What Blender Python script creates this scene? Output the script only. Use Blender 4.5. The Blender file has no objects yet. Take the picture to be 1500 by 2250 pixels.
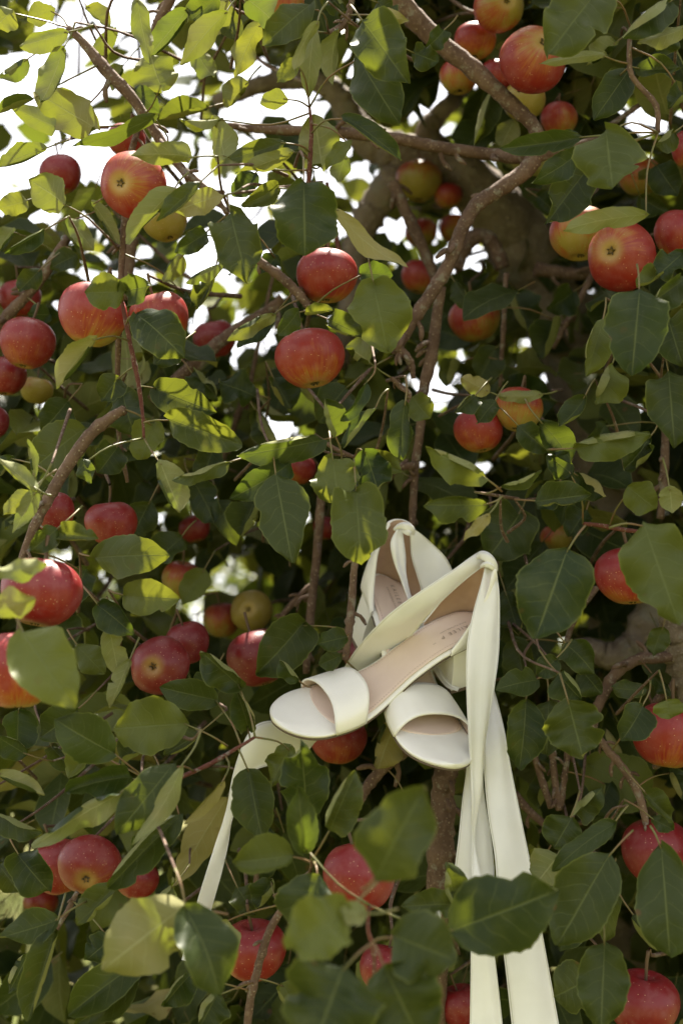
import bpy, math, random
import numpy as np
from mathutils import Matrix, Vector

sc = bpy.context.scene
COL = sc.collection
R = math.radians

# ---------------------------------------------------------------- camera, sky, sun, exposure
CAM = np.array((0.0, 0.0, 1.5))
PITCH = R(9)
FOC = 3125.0                      # focal length in pixels of the 1500 x 2250 photograph
cam = bpy.data.cameras.new('camera')
cam.lens = 50; cam.sensor_fit = 'HORIZONTAL'; cam.sensor_width = 24
cam.clip_start = 0.05; cam.clip_end = 2000
cam.dof.use_dof = True; cam.dof.focus_distance = 1.27; cam.dof.aperture_fstop = 5.0
camo = bpy.data.objects.new('camera', cam); COL.objects.link(camo)
camo.location = CAM; camo.rotation_euler = (R(90) + PITCH, 0, 0)
sc.camera = camo
RIGHT = np.array((1.0, 0, 0)); FWD = np.array((0, math.cos(PITCH), math.sin(PITCH))); UP = np.array((0, -math.sin(PITCH), math.cos(PITCH)))

SUN_ELEV, SUN_AZ = 67, 12          # azimuth measured from straight behind the tree, plus = right
w = bpy.data.worlds.new('World'); sc.world = w; w.use_nodes = True
nt = w.node_tree; nt.nodes.clear()
sky = nt.nodes.new('ShaderNodeTexSky'); sky.sky_type = 'NISHITA'; sky.sun_disc = False
sky.sun_elevation = R(SUN_ELEV); sky.sun_rotation = R(SUN_AZ)
sky.air_density = 1.0; sky.dust_density = 2.0; sky.ozone_density = 1.0
hsv = nt.nodes.new('ShaderNodeHueSaturation'); hsv.inputs['Saturation'].default_value = 0.20
bg = nt.nodes.new('ShaderNodeBackground'); bg.inputs['Strength'].default_value = 0.095
wo = nt.nodes.new('ShaderNodeOutputWorld')
nt.links.new(sky.outputs[0], hsv.inputs['Color']); tint = nt.nodes.new('ShaderNodeMix'); tint.data_type = 'RGBA'; tint.blend_type = 'MULTIPLY'; tint.inputs[0].default_value = 1.0; tint.inputs[7].default_value = (1.0, 0.97, 0.95, 1)   # thin white cloud
nt.links.new(hsv.outputs[0], tint.inputs[6]); nt.links.new(tint.outputs[2], bg.inputs['Color']); nt.links.new(bg.outputs[0], wo.inputs['Surface'])
sun = bpy.data.lights.new('sun', 'SUN'); sun.energy = 5.0; sun.angle = R(0.53); sun.color = (1.0, 0.93, 0.80)
suno = bpy.data.objects.new('sun', sun); COL.objects.link(suno)
sdir = Vector((math.sin(R(SUN_AZ)) * math.cos(R(SUN_ELEV)), math.cos(R(SUN_AZ)) * math.cos(R(SUN_ELEV)), math.sin(R(SUN_ELEV))))
suno.rotation_euler = sdir.to_track_quat('Z', 'Y').to_euler()
suno.location = (0, 0, 10)
vs = sc.view_settings
vs.view_transform = 'Standard'; vs.look = 'None'; vs.gamma = 1.0; vs.use_curve_mapping = False
vs.exposure = 2.17
cy = sc.cycles
cy.use_denoising = True; cy.max_bounces = 6; cy.diffuse_bounces = 3; cy.glossy_bounces = 2
cy.transmission_bounces = 4; cy.transparent_max_bounces = 4; cy.sample_clamp_indirect = 6.0
cy.use_adaptive_sampling = False; cy.caustics_reflective = False; cy.caustics_refractive = False

rnd = random.Random(7)
NR = np.random.RandomState(11)

# ---------------------------------------------------------------- helpers
def at(x, y, d):
    return CAM + d * ((x - 750) / FOC * RIGHT - (y - 1125) / FOC * UP + FWD)
def proj(P):
    q = P - CAM
    d = q @ FWD
    dd = np.where(np.abs(d) < 1e-4, 1e-4, d)
    return 750 + FOC * (q @ RIGHT) / dd, 1125 - FOC * (q @ UP) / dd, d
def unit(v):
    v = np.asarray(v, float); return v / (np.linalg.norm(v) + 1e-12)

def mesh(name, V, F, mats, midx=None, uv=None, attrs=None, smooth=True):
    me = bpy.data.meshes.new(name)
    V = np.asarray(V, np.float32)
    if isinstance(F, np.ndarray):
        k = F.shape[1]; n = len(F)
        me.vertices.add(len(V)); me.vertices.foreach_set('co', V.ravel())
        me.loops.add(n * k); me.loops.foreach_set('vertex_index', F.astype(np.int32).ravel())
        me.polygons.add(n); me.polygons.foreach_set('loop_start', np.arange(0, n * k, k, dtype=np.int32))
        me.update(calc_edges=True)
    else:
        me.from_pydata([tuple(map(float, v)) for v in V], [], [tuple(int(i) for i in f) for f in F])
    for m in mats: me.materials.append(m)
    if midx is not None: me.polygons.foreach_set('material_index', np.asarray(midx, np.int32))
    if smooth: me.polygons.foreach_set('use_smooth', np.ones(len(me.polygons), bool))
    if uv is not None:
        l = me.uv_layers.new(name='UVMap')
        li = np.zeros(len(me.loops), np.int32); me.loops.foreach_get('vertex_index', li)
        l.data.foreach_set('uv', np.asarray(uv, np.float32)[li].ravel())
    if attrs:
        for k_, a in attrs.items():
            at_ = me.attributes.new(k_, 'FLOAT', 'POINT'); at_.data.foreach_set('value', np.asarray(a, np.float32))
    me.validate(); me.update()
    return me
def link(name, data, parent=None, mat=None):
    o = bpy.data.objects.new(name, data); COL.objects.link(o)
    if parent is not None: o.parent = parent
    if mat is not None: o.matrix_local = mat
    return o
def tag(o, label=None, cat=None, group=None, kind=None):
    if label: o['label'] = label
    if cat: o['category'] = cat
    if group: o['group'] = group
    if kind: o['kind'] = kind
    return o
def frame(X, Y, Z, P):
    return Matrix(((X[0], Y[0], Z[0], P[0]), (X[1], Y[1], Z[1], P[1]), (X[2], Y[2], Z[2], P[2]), (0, 0, 0, 1)))

def catmull(P, n):
    P = np.asarray(P, float)
    if len(P) == 2:
        t = np.linspace(0, 1, n)[:, None]; return P[0] * (1 - t) + P[1] * t
    E = np.vstack([2 * P[0] - P[1], P, 2 * P[-1] - P[-2]])
    out = []
    for t in np.linspace(0, len(P) - 1 - 1e-9, n):
        i = int(t); f = t - i
        p0, p1, p2, p3 = E[i], E[i + 1], E[i + 2], E[i + 3]
        out.append(.5 * (2 * p1 + (p2 - p0) * f + (2 * p0 - 5 * p1 + 4 * p2 - p3) * f * f + (3 * p1 - p0 - 3 * p2 + p3) * f ** 3))
    return np.array(out)
def tube(P, r, sides=8, cap=True, lump=0.0, seed=0):
    P = np.asarray(P, float); n = len(P); r = np.broadcast_to(r, (n,)).astype(float)
    T = np.gradient(P, axis=0); T /= np.linalg.norm(T, axis=1)[:, None] + 1e-12
    nrm = unit(np.cross(T[0], (0.3, 0.5, 0.81)))
    V = []; q = np.random.RandomState(seed)
    ang = np.linspace(0, 2 * math.pi, sides, endpoint=False)
    for i in range(n):
        nrm = unit(nrm - T[i] * (nrm @ T[i])); b = np.cross(T[i], nrm)
        rr = r[i] * (1 + lump * (q.rand(sides) - .5))
        V.append(P[i] + (np.cos(ang) * rr)[:, None] * nrm + (np.sin(ang) * rr)[:, None] * b)
    V = np.vstack(V)
    F = [(i * sides + j, i * sides + (j + 1) % sides, (i + 1) * sides + (j + 1) % sides, (i + 1) * sides + j) for i in range(n - 1) for j in range(sides)]
    if cap:
        F.append(tuple(range(sides))[::-1]); F.append(tuple((n - 1) * sides + j for j in range(sides)))
    return V, F

# ---------------------------------------------------------------- materials
class NT:
    def __init__(s, name):
        s.m = bpy.data.materials.new(name); s.m.use_nodes = True
        s.t = s.m.node_tree; s.t.nodes.clear()
        s.out = s.n('ShaderNodeOutputMaterial')
    def n(s, t, **k):
        x = s.t.nodes.new(t)
        for a, b in k.items(): setattr(x, a, b)
        return x
    def l(s, a, b): s.t.links.new(a, b)
    def put(s, sock, v):
        if hasattr(v, 'is_linked'): s.l(v, sock)
        else: sock.default_value = v
    def math(s, op, a, b=0.0, c=None, clamp=False):
        x = s.n('ShaderNodeMath', operation=op, use_clamp=clamp)
        s.put(x.inputs[0], a); s.put(x.inputs[1], b)
        if c is not None: s.put(x.inputs[2], c)
        return x.outputs[0]
    def mix(s, f, a, b, bt='MIX'):
        x = s.n('ShaderNodeMix', data_type='RGBA', blend_type=bt)
        s.put(x.inputs[0], f)
        for i, v in ((6, a), (7, b)):
            s.put(x.inputs[i], v if hasattr(v, 'is_linked') else (*v[:3], 1))
        return x.outputs[2]
    def noise(s, vec, scale, detail=3, rough=.5):
        x = s.n('ShaderNodeTexNoise'); x.inputs['Scale'].default_value = scale; x.inputs['Detail'].default_value = detail
        x.inputs['Roughness'].default_value = rough
        if vec is not None: s.l(vec, x.inputs['Vector'])
        return x.outputs[0]
    def ramp(s, f, lo, hi):
        x = s.n('ShaderNodeMapRange', interpolation_type='SMOOTHSTEP'); s.put(x.inputs[0], f)
        s.put(x.inputs[1], lo); s.put(x.inputs[2], hi)
        return x.outputs[0]
    def bsdf(s, col, rough=.5, spec=.5, **k):
        x = s.n('ShaderNodeBsdfPrincipled'); s.put(x.inputs['Base Color'], col if hasattr(col, 'is_linked') else (*col, 1))
        s.put(x.inputs['Roughness'], rough); s.put(x.inputs['Specular IOR Level'], spec)
        for a, b in k.items(): s.put(x.inputs[a.replace('_', ' ')], b)
        return x
    def bump(s, h, strength=.3, dist=.001):
        x = s.n('ShaderNodeBump'); x.inputs['Strength'].default_value = strength; x.inputs['Distance'].default_value = dist
        s.l(h, x.inputs['Height']); return x.outputs[0]
    def surf(s, sh): s.l(sh, s.out.inputs['Surface']); return s.m

def leaf_material(name, attr=False):
    k = NT(name)
    uvn = k.n('ShaderNodeUVMap', uv_map='UVMap'); sp = k.n('ShaderNodeSeparateXYZ'); k.l(uvn.outputs[0], sp.inputs[0])
    u = sp.outputs[0]; v = k.math('SUBTRACT', k.math('MULTIPLY', sp.outputs[1], 2.0), 1.0)
    av = k.math('ABSOLUTE', v)
    if attr:
        a = k.n('ShaderNodeAttribute', attribute_name='rnd'); rn = a.outputs['Fac']
    else:
        rn = k.n('ShaderNodeObjectInfo').outputs['Random']
    rn2 = k.math('FRACT', k.math('MULTIPLY', rn, 17.31)); rn3 = k.math('FRACT', k.math('MULTIPLY', rn, 91.7))
    geo = k.n('ShaderNodeNewGeometry'); back = geo.outputs['Backfacing']
    tc = k.n('ShaderNodeTexCoord').outputs['Object']
    # veins
    side = k.math('MULTIPLY', k.math('SIGN', v), 0.25)
    wob = k.math('MULTIPLY', k.math('SUBTRACT', k.noise(tc, 45, 2), .5), .9)
    ph = k.math('ADD', k.math('MULTIPLY', k.math('SUBTRACT', u, k.math('MULTIPLY', k.math('POWER', av, 1.25), 0.20)), k.math('ADD', 5.2, k.math('MULTIPLY', rn3, 2.2))), k.math('ADD', side, wob))
    fr = k.math('ABSOLUTE', k.math('SUBTRACT', k.math('FRACT', ph), 0.5))
    lat = k.math('SUBTRACT', 1.0, k.ramp(fr, 0.0, 0.075))
    lat = k.math('MULTIPLY', lat, k.math('SUBTRACT', 1.0, k.ramp(av, 0.55, 1.0)))
    midw = k.math('ADD', 0.034, k.math('MULTIPLY', u, 0.04))
    mid = k.math('SUBTRACT', 1.0, k.ramp(av, 0.004, midw))
    vein = k.math('MAXIMUM', mid, k.math('MULTIPLY', lat, k.math('ADD', .34, k.math('MULTIPLY', rn2, .26))))
    rim = k.ramp(av, 0.93, 1.0)
    # top colour
    n1 = k.noise(tc, 38, 4, .6)
    top = k.mix(rn, (0.011, 0.025, 0.0060), (0.032, 0.045, 0.0088))
    top = k.mix(k.ramp(n1, .45, .75), top, (0.036, 0.050, 0.014))
    yel = k.ramp(rn2, .68, 1.0)
    top = k.mix(yel, top, (0.105, 0.125, 0.026))
    und = k.mix(rn, (0.15, 0.165, 0.062), (0.20, 0.215, 0.085))
    und = k.mix(k.ramp(n1, .4, .8), und, (0.23, 0.22, 0.09))
    und = k.mix(k.ramp(rn3, .8, 1.0), und, (0.28, 0.24, 0.09))
    top = k.mix(k.math('MULTIPLY', vein, 0.6), top, (0.14, 0.165, 0.05))
    und = k.mix(k.math('MULTIPLY', vein, 0.7), und, (0.36, 0.36, 0.17))
    top = k.mix(k.math('MULTIPLY', rim, 0.6), top, (0.17, 0.19, 0.05))
    # blemishes: small brown spots with a shape of their own
    vor = k.n('ShaderNodeTexVoronoi'); vor.inputs['Scale'].default_value = 55; k.l(tc, vor.inputs['Vector'])
    spot = k.math('MULTIPLY', k.math('SUBTRACT', 1.0, k.ramp(vor.outputs['Distance'], .10, .22)), k.ramp(k.noise(tc, 21, 2), .55, .62))
    col = k.mix(back, top, und)
    col = k.mix(k.math('MULTIPLY', spot, .75), col, (0.10, 0.045, 0.018))
    # fine pale dust on the upper side
    dust = k.ramp(k.noise(tc, 900, 2), .66, .74)
    col = k.mix(k.math('MULTIPLY', dust, .12), col, (0.35, 0.36, 0.28))
    h = k.math('ADD', k.math('MULTIPLY', vein, -1.0), k.math('MULTIPLY', k.noise(tc, 260, 3), .55))
    h = k.math('ADD', h, k.math('MULTIPLY', k.math('COSINE', k.math('MULTIPLY', ph, 6.2832)), .10))
    bp = k.bump(h, .4, .0008)
    rough = k.math('ADD', .46, k.math('MULTIPLY', back, .3))
    b = k.bsdf(col, rough, .24, Normal=bp)
    tr = k.n('ShaderNodeBsdfTranslucent')
    tcol = k.mix(rn2, (0.11, 0.155, 0.012), (0.22, 0.225, 0.018))
    tcol = k.mix(k.math('MULTIPLY', vein, .6), tcol, (0.09, 0.10, 0.015))
    k.l(tcol, tr.inputs['Color']); k.l(bp, tr.inputs['Normal'])
    mx = k.n('ShaderNodeMixShader'); mx.inputs[0].default_value = .27
    k.l(b.outputs[0], mx.inputs[1]); k.l(tr.outputs[0], mx.inputs[2])
    return k.surf(mx.outputs[0])
M_LEAF = leaf_material('leaf_blade'); M_FILL = leaf_material('leaf_blade_mass', True)

def simple(name, col, rough=.5, spec=.4, nscale=0, ncol=None, bump=0, bscale=200, **kw):
    k = NT(name); c = col
    tc = k.n('ShaderNodeTexCoord').outputs['Object']
    if nscale: c = k.mix(k.ramp(k.noise(tc, nscale, 4), .35, .65), col, ncol)
    if bump: kw['Normal'] = k.bump(k.noise(tc, bscale, 4), bump, .001)
    return k.surf(k.bsdf(c, rough, spec, **kw).outputs[0])
M_PET = simple('petiole', (0.12, 0.125, 0.035), .5, .4, 60, (0.15, 0.085, 0.035))
M_STEM = simple('apple_stalk', (0.10, 0.06, 0.03), .7)
M_CALYX = simple('calyx_dry', (0.10, 0.075, 0.035), .9)

def bark_material(name, c0, c1, c2, sc1, dots, bumpd):
    k = NT(name); tc = k.n('ShaderNodeTexCoord').outputs['Object']
    n1 = k.noise(tc, sc1, 5, .6); n2 = k.noise(tc, sc1 * 6, 4, .65)
    c = k.mix(k.ramp(n1, .35, .68), c0, c1)
    c = k.mix(k.math('MULTIPLY', k.ramp(n2, .5, .72), .7), c, c2)
    vor = k.n('ShaderNodeTexVoronoi'); vor.inputs['Scale'].default_value = dots; k.l(tc, vor.inputs['Vector'])
    lich = k.math('MULTIPLY', k.ramp(k.noise(tc, sc1 * 1.7, 4, .7), .56, .66), .55)
    c = k.mix(lich, c, (0.24, 0.235, 0.19))
    dot = k.math('SUBTRACT', 1.0, k.ramp(vor.outputs['Distance'], .12, .24))
    c = k.mix(k.math('MULTIPLY', dot, .6), c, (0.36, 0.29, 0.21))
    h = k.math('ADD', k.math('MULTIPLY', n2, .8), k.math('ADD', n1, k.math('MULTIPLY', dot, .5)))
    return k.surf(k.bsdf(c, .8, .25, Normal=k.bump(h, .8, bumpd)).outputs[0])
M_BARK = bark_material('bark_old', (0.18, 0.138, 0.105), (0.30, 0.24, 0.19), (0.38, 0.325, 0.27), 14, 60, .006)
M_TWIG = bark_material('bark_young', (0.085, 0.050, 0.034), (0.15, 0.095, 0.065), (0.21, 0.15, 0.11), 40, 190, .0015)
M_RED = bark_material('bark_red_shoot', (0.085, 0.025, 0.020), (0.12, 0.045, 0.03), (0.14, 0.07, 0.05), 60, 300, .0006)
M_PEEL = bark_material('bark_peeling', (0.16, 0.12, 0.085), (0.30, 0.24, 0.18), (0.36, 0.30, 0.24), 55, 120, .006)

def apple_material():
    k = NT('apple_skin'); tc = k.n('ShaderNodeTexCoord').outputs['Object']
    oi = k.n('ShaderNodeObjectInfo'); cs = k.n('ShaderNodeSeparateColor'); k.l(oi.outputs['Color'], cs.inputs[0])
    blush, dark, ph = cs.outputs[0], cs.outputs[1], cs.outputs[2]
    off = k.n('ShaderNodeVectorMath', operation='ADD'); k.l(tc, off.inputs[0])
    cx = k.n('ShaderNodeCombineXYZ'); 
    for i in range(3): k.l(k.math('MULTIPLY', ph, 3.0 + i), cx.inputs[i])
    k.l(cx.outputs[0], off.inputs[1]); P = off.outputs[0]
    sp = k.n('ShaderNodeSeparateXYZ'); k.l(tc, sp.inputs[0])
    ang = k.math('ARCTAN2', sp.outputs[1], sp.outputs[0])
    st = k.n('ShaderNodeCombineXYZ'); k.l(k.math('MULTIPLY', k.math('COSINE', ang), 9.0), st.inputs[0]); k.l(k.math('MULTIPLY', k.math('SINE', ang), 9.0), st.inputs[1])
    k.l(k.math('ADD', k.math('MULTIPLY', sp.outputs[2], 1.2), k.math('MULTIPLY', ph, 9.0)), st.inputs[2])
    streak = k.noise(st.outputs[0], 1.6, 4, .6)
    big = k.noise(P, 1.0, 2, .5)
    side = k.math('MULTIPLY', k.math('COSINE', k.math('ADD', ang, k.math('MULTIPLY', ph, 6.28))), .22)
    t = k.math('ADD', k.math('MULTIPLY', sp.outputs[2], .55), k.math('MULTIPLY', k.math('SUBTRACT', big, .5), 1.5))
    t = k.math('ADD', t, k.math('MULTIPLY', k.math('SUBTRACT', streak, .5), 1.0)); t = k.math('ADD', t, side)
    t = k.math('ADD', t, k.math('SUBTRACT', k.math('MULTIPLY', blush, 1.6), .55))
    c = k.mix(k.ramp(t, -.55, .02), (0.27, 0.21, 0.035), (0.31, 0.082, 0.016))
    c = k.mix(k.ramp(t, -.14, .30), c, (0.235, 0.020, 0.012))
    c = k.mix(k.math('MULTIPLY', k.ramp(t, .3, 1.1), .8), c, (0.18, 0.0095, 0.013))
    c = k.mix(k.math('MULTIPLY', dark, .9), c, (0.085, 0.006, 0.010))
    vor = k.n('ShaderNodeTexVoronoi'); vor.inputs['Scale'].default_value = 8.5; vor.inputs['Randomness'].default_value = 1; k.l(P, vor.inputs['Vector'])
    dot = k.math('SUBTRACT', 1.0, k.ramp(vor.outputs['Distance'], .06, .15))
    c = k.mix(k.math('MULTIPLY', dot, .7), c, (0.60, 0.40, 0.24))
    bloom = k.ramp(k.noise(P, 3.0, 4, .6), .4, .75)
    c = k.mix(k.math('MULTIPLY', bloom, .09), c, (0.50, 0.34, 0.34))
    scab = k.math('MULTIPLY', k.ramp(k.noise(P, 9.0, 5, .7), .66, .72), .6)
    c = k.mix(scab, c, (0.12, 0.055, 0.03))
    # dimple russet round the calyx
    rr = k.math('SQRT', k.math('ADD', k.math('POWER', sp.outputs[0], 2.0), k.math('POWER', sp.outputs[1], 2.0)))
    cal = k.math('MULTIPLY', k.math('SUBTRACT', 1.0, k.ramp(rr, .16, .52)), k.math('LESS_THAN', sp.outputs[2], 0.0))
    c = k.mix(k.math('MULTIPLY', cal, k.math('SUBTRACT', .8, k.math('MULTIPLY', dark, .5))), c, (0.36, 0.25, 0.07))
    ro = k.math('ADD', .36, k.math('MULTIPLY', bloom, .16))
    b = k.bsdf(c, ro, .38)
    return k.surf(b.outputs[0])
M_APPLE = apple_material()

def satin(name, col, edge=False):
    k = NT(name); tc = k.n('ShaderNodeTexCoord').outputs['Object']
    c = k.mix(k.ramp(k.noise(tc, 30, 3), .35, .7), col, tuple(x * .94 for x in col))
    if edge:
        uvn = k.n('ShaderNodeUVMap', uv_map='UVMap'); sp = k.n('ShaderNodeSeparateXYZ'); k.l(uvn.outputs[0], sp.inputs[0])
        av = k.math('ABSOLUTE', k.math('SUBTRACT', k.math('MULTIPLY', sp.outputs[1], 2.0), 1.0))
        line = k.math('MULTIPLY', k.ramp(av, .905, .935), k.math('SUBTRACT', 1.0, k.ramp(av, .945, .97)))
        c = k.mix(k.math('MULTIPLY', line, .55), c, (0.42, 0.39, 0.33))
    h = k.math('ADD', k.noise(tc, 2600, 2), k.math('MULTIPLY', k.noise(tc, 90, 3), 2.0))
    b = k.bsdf(c, .46 if edge else .34, .6 if edge else .9, Coat_Weight=.12 if edge else .3, Coat_Roughness=.3, Normal=k.bump(h, .10, .0006), Sheen_Weight=.2, Sheen_Roughness=.4, Anisotropic=.6)
    sh = b.outputs[0]
    if edge:
        tr = k.n('ShaderNodeBsdfTranslucent'); tr.inputs['Color'].default_value = (*col, 1)
        mx = k.n('ShaderNodeMixShader'); mx.inputs[0].default_value = .07
        k.l(sh, mx.inputs[1]); k.l(tr.outputs[0], mx.inputs[2]); sh = mx.outputs[0]
    return k.surf(sh)
M_SATIN = satin('ivory_satin', (0.88, 0.865, 0.80)); M_RIB = satin('ivory_ribbon', (0.87, 0.87, 0.86), True)
M_INSOLE = simple('blush_leather', (0.74, 0.595, 0.50), .42, .4, 40, (0.70, 0.555, 0.465), .12, 900)
M_SUEDE = simple('tan_suede', (0.56, 0.39, 0.285), .85, .2, 60, (0.52, 0.355, 0.255), .3, 1500)
M_SOLE = simple('brown_outsole', (0.13, 0.095, 0.07), .7, .3)
M_THREAD = simple('stitch_thread', (0.34, 0.23, 0.17), .7)
M_INK = simple('stamped_lettering', (0.30, 0.22, 0.17), .6)

# ---------------------------------------------------------------- leaf geometry
def leaf_geo(L, W, fold=.2, curl=.5, wav=.07, twist=0., seed=0, nu=12, nv=3, bites=(), cup=0., roll_edge=None):
    q = np.random.RandomState(seed)
    u = np.linspace(0, 1, nu + 1) ** .94
    e0 = q.uniform(.52, .74); e1 = q.uniform(.60, .84)
    h = u ** e0 * (1 - u) ** e1; h = h / h.max() * W / 2
    h *= 1 - .35 * np.exp(-((u - .93) / .07) ** 2) * q.uniform(.3, 1.1)
    h = np.maximum(h, W * .012)
    v = np.linspace(-1, 1, 2 * nv + 1)
    a = curl * u
    du = np.diff(u, prepend=0)
    cx = np.cumsum(np.cos(a) * du) * L; cz = -np.cumsum(np.sin(a) * du) * L
    H = np.repeat(h[:, None], len(v), 1)
    if nu >= 10:
        ser = 1 + .032 * (np.arange(nu + 1) % 2 - .5) + q.uniform(-.02, .02, nu + 1)
        H *= np.where(np.abs(v) > .9, ser[:, None], 1)
    if nu >= 10:
        for sg in (-1, 1):
            k1, k2 = q.uniform(2, 4.5, 2); pa, pb = q.uniform(0, 6.28, 2)
            H *= np.where(np.sign(v)[None, :] == sg, (1 + .045 * np.sin(u * k1 * 3 + pa) + .03 * np.sin(u * k2 * 6 + pb))[:, None], 1)
    for (s, u0, dep, wd) in bites:
        m = 1 - dep * np.exp(-((u - u0) / wd) ** 2)
        H *= np.where(np.sign(v)[None, :] == s, m[:, None], 1)
    y = v[None, :] * H
    k = q.uniform(1.1, 2.2); p0, p1 = q.uniform(0, 6.28, 2)
    wv = wav * W * np.where(v < 0, np.sin(u[:, None] * k * 6.28 + p0), np.sin(u[:, None] * k * 6.28 + p1)) * v[None, :] ** 2
    z = fold * np.abs(y) * (1 + .3 * np.sin(u[:, None] * 3)) + wv + cup * W * v[None, :] ** 2 * np.sin(u[:, None] * 3.14)
    z += q.normal(0, .009 * W, z.shape)
    if roll_edge:            # one margin turns over: side, start across, angle
        s_r, v0, phi = roll_edge
        ext = np.clip(np.abs(v) - v0, 0, 1)[None, :] * H * (np.sign(v) == s_r)[None, :] * np.clip(np.sin(u * 3.14) * 1.6, 0, 1)[:, None] ** .5
        y = y - s_r * ext * (1 - math.cos(phi)); z = z + ext * math.sin(phi)
    tw = twist * (u[:, None] - .3)
    y2 = y * np.cos(tw) - z * np.sin(tw); z2 = y * np.sin(tw) + z * np.cos(tw)
    X = cx[:, None] + z2 * np.sin(a)[:, None]; Z = cz[:, None] + z2 * np.cos(a)[:, None]
    V = np.stack([X, y2, Z], -1)
    # chord to the x axis, chord length L
    m = len(v) // 2; tip = np.array((cx[-1], 0, cz[-1])); th = math.atan2(tip[2], tip[0]); s = L / np.linalg.norm(tip)
    c_, s_ = math.cos(-th), math.sin(-th)
    V = np.stack([V[..., 0] * c_ - V[..., 2] * s_, V[..., 1], V[..., 0] * s_ + V[..., 2] * c_], -1)
    V[..., 0] *= s
    V[..., 2] *= s
    n = len(v)
    uv = np.stack([np.repeat(u[:, None], n, 1), np.repeat((v * .5 + .5)[None, :], nu + 1, 0)], -1).reshape(-1, 2)
    i, j = np.meshgrid(np.arange(nu), np.arange(n - 1), indexing='ij'); b = (i * n + j).ravel()
    F = np.stack([b, b + n, b + n + 1, b + 1], 1)      # normals +z
    return V.reshape(-1, 3), F, uv

HERO = 0
def hero_mesh(V, F, uv, pet_end, rp=.0008, sag=.15):
    Lc = np.linalg.norm(pet_end)
    midp = pet_end * .5 + np.array((0, 0, 1.0)) * Lc * sag
    Pp = catmull([np.array((.004, 0, -.0002)), midp, pet_end], 7)
    tv, tf = tube(Pp, np.linspace(rp * .85, rp * 1.25, 7), 5)
    nV = len(V)
    allF = [tuple(f) for f in F] + [tuple(i + nV for i in f) for f in tf]
    me = mesh('leaf', np.vstack([V, tv]), allF, [M_LEAF, M_PET], [0] * len(F) + [1] * len(tf), np.vstack([uv, np.full((len(tv), 2), .5)]))
    return me

TREE = link('apple_tree', None); TREE.location = (0.62, 2.25, 0)
TREE['label'] = 'laden apple tree with gnarled brown limbs that carries the pair of ivory sandals'; TREE['category'] = 'tree'
TI = Matrix.Translation((-0.62, -2.25, 0))
TOFF = np.array((0.62, 2.25, 0.0))

leafbox = []     # image footprint of the built leaves
def leaf(bx, by, tx, ty, w, d=1.2, side='T', roll=None, fold=None, curl=None, dd=None, pet=None, bites=(), twist=None, cup=None):
    global HERO
    HERO += 1; q = random.Random(HERO * 31)
    Lpx = math.hypot(tx - bx, ty - by)
    Lw = Lpx / FOC * d
    if dd is None: dd = (-q.uniform(.12, .42) if side == 'T' else q.uniform(-.25, .25)) * Lw
    B = at(bx, by, d - dd * .5); T = at(tx, ty, d + dd * .5)
    W = w / FOC * d * 1.06
    if roll is None: roll = q.uniform(-22, 22)
    if fold is None: fold = q.uniform(.10, .42) * (1 if side == 'T' else .8)
    if curl is None: curl = q.uniform(.2, 1.15) * (1 if q.random() < .85 else -1)
    if twist is None: twist = q.uniform(-.45, .45)
    if cup is None: cup = q.uniform(-.16, .16)
    X = unit(T - B); L = np.linalg.norm(T - B)
    n0 = unit(CAM - (B + T) / 2); Z = unit(n0 - (n0 @ X) * X)
    if side == 'U': Z = -Z
    Y = np.cross(Z, X); c, s = math.cos(R(roll)), math.sin(R(roll))
    Z2 = c * Z + s * Y; Y2 = np.cross(Z2, X)
    if not bites and q.random() < .28: bites = ((q.choice((-1, 1)), q.uniform(.35, .85), q.uniform(.2, .5), q.uniform(.03, .07)),)
    re = None
    if q.random() < .5 and w < 100: re = (q.choice((-1, 1)), q.uniform(.3, .62), q.uniform(1.3, 2.7) * (1 if side == 'T' else -1))
    V, F, uv = leaf_geo(L, W, fold, curl, q.uniform(.08, .24), twist, HERO, 20, 4, bites, cup, re)
    if pet is None:
        Ppx = (bx - (tx - bx) / Lpx * 26 + q.uniform(-8, 8), by - (ty - by) / Lpx * 26 - q.uniform(0, 12))
        Pw = at(*Ppx, d - dd * .5 + .012)
        A = np.array(BRP); rl = A[:, :3] - B; ds = np.linalg.norm(rl, axis=1); cs_ = (rl @ X) / (ds + 1e-9)
        okb = (ds < .085) & (ds > .008) & (cs_ < .25)
        if okb.any():
            i_ = np.argmin(np.where(okb, ds, 9)); Pw = A[i_, :3]
        else:
            Pw = B - X * q.uniform(.014, .024) + FWD * q.uniform(.008, .018) + np.array((0, 0, .004)); LOOSE.append((Pw, d, 1.0))
    else:
        Pw = at(pet[0], pet[1], pet[2] if len(pet) > 2 else d + .02)
    rel = Pw - B; pe = np.array((rel @ X, rel @ Y2, rel @ Z2))
    me = hero_mesh(V, F, uv, pe)
    o = link('leaf', me, TREE, TI @ frame(X, Y2, Z2, B))
    leafbox.append(((bx + tx) / 2, (by + ty) / 2, max(w, Lpx) * .5, d))
    return o

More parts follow.
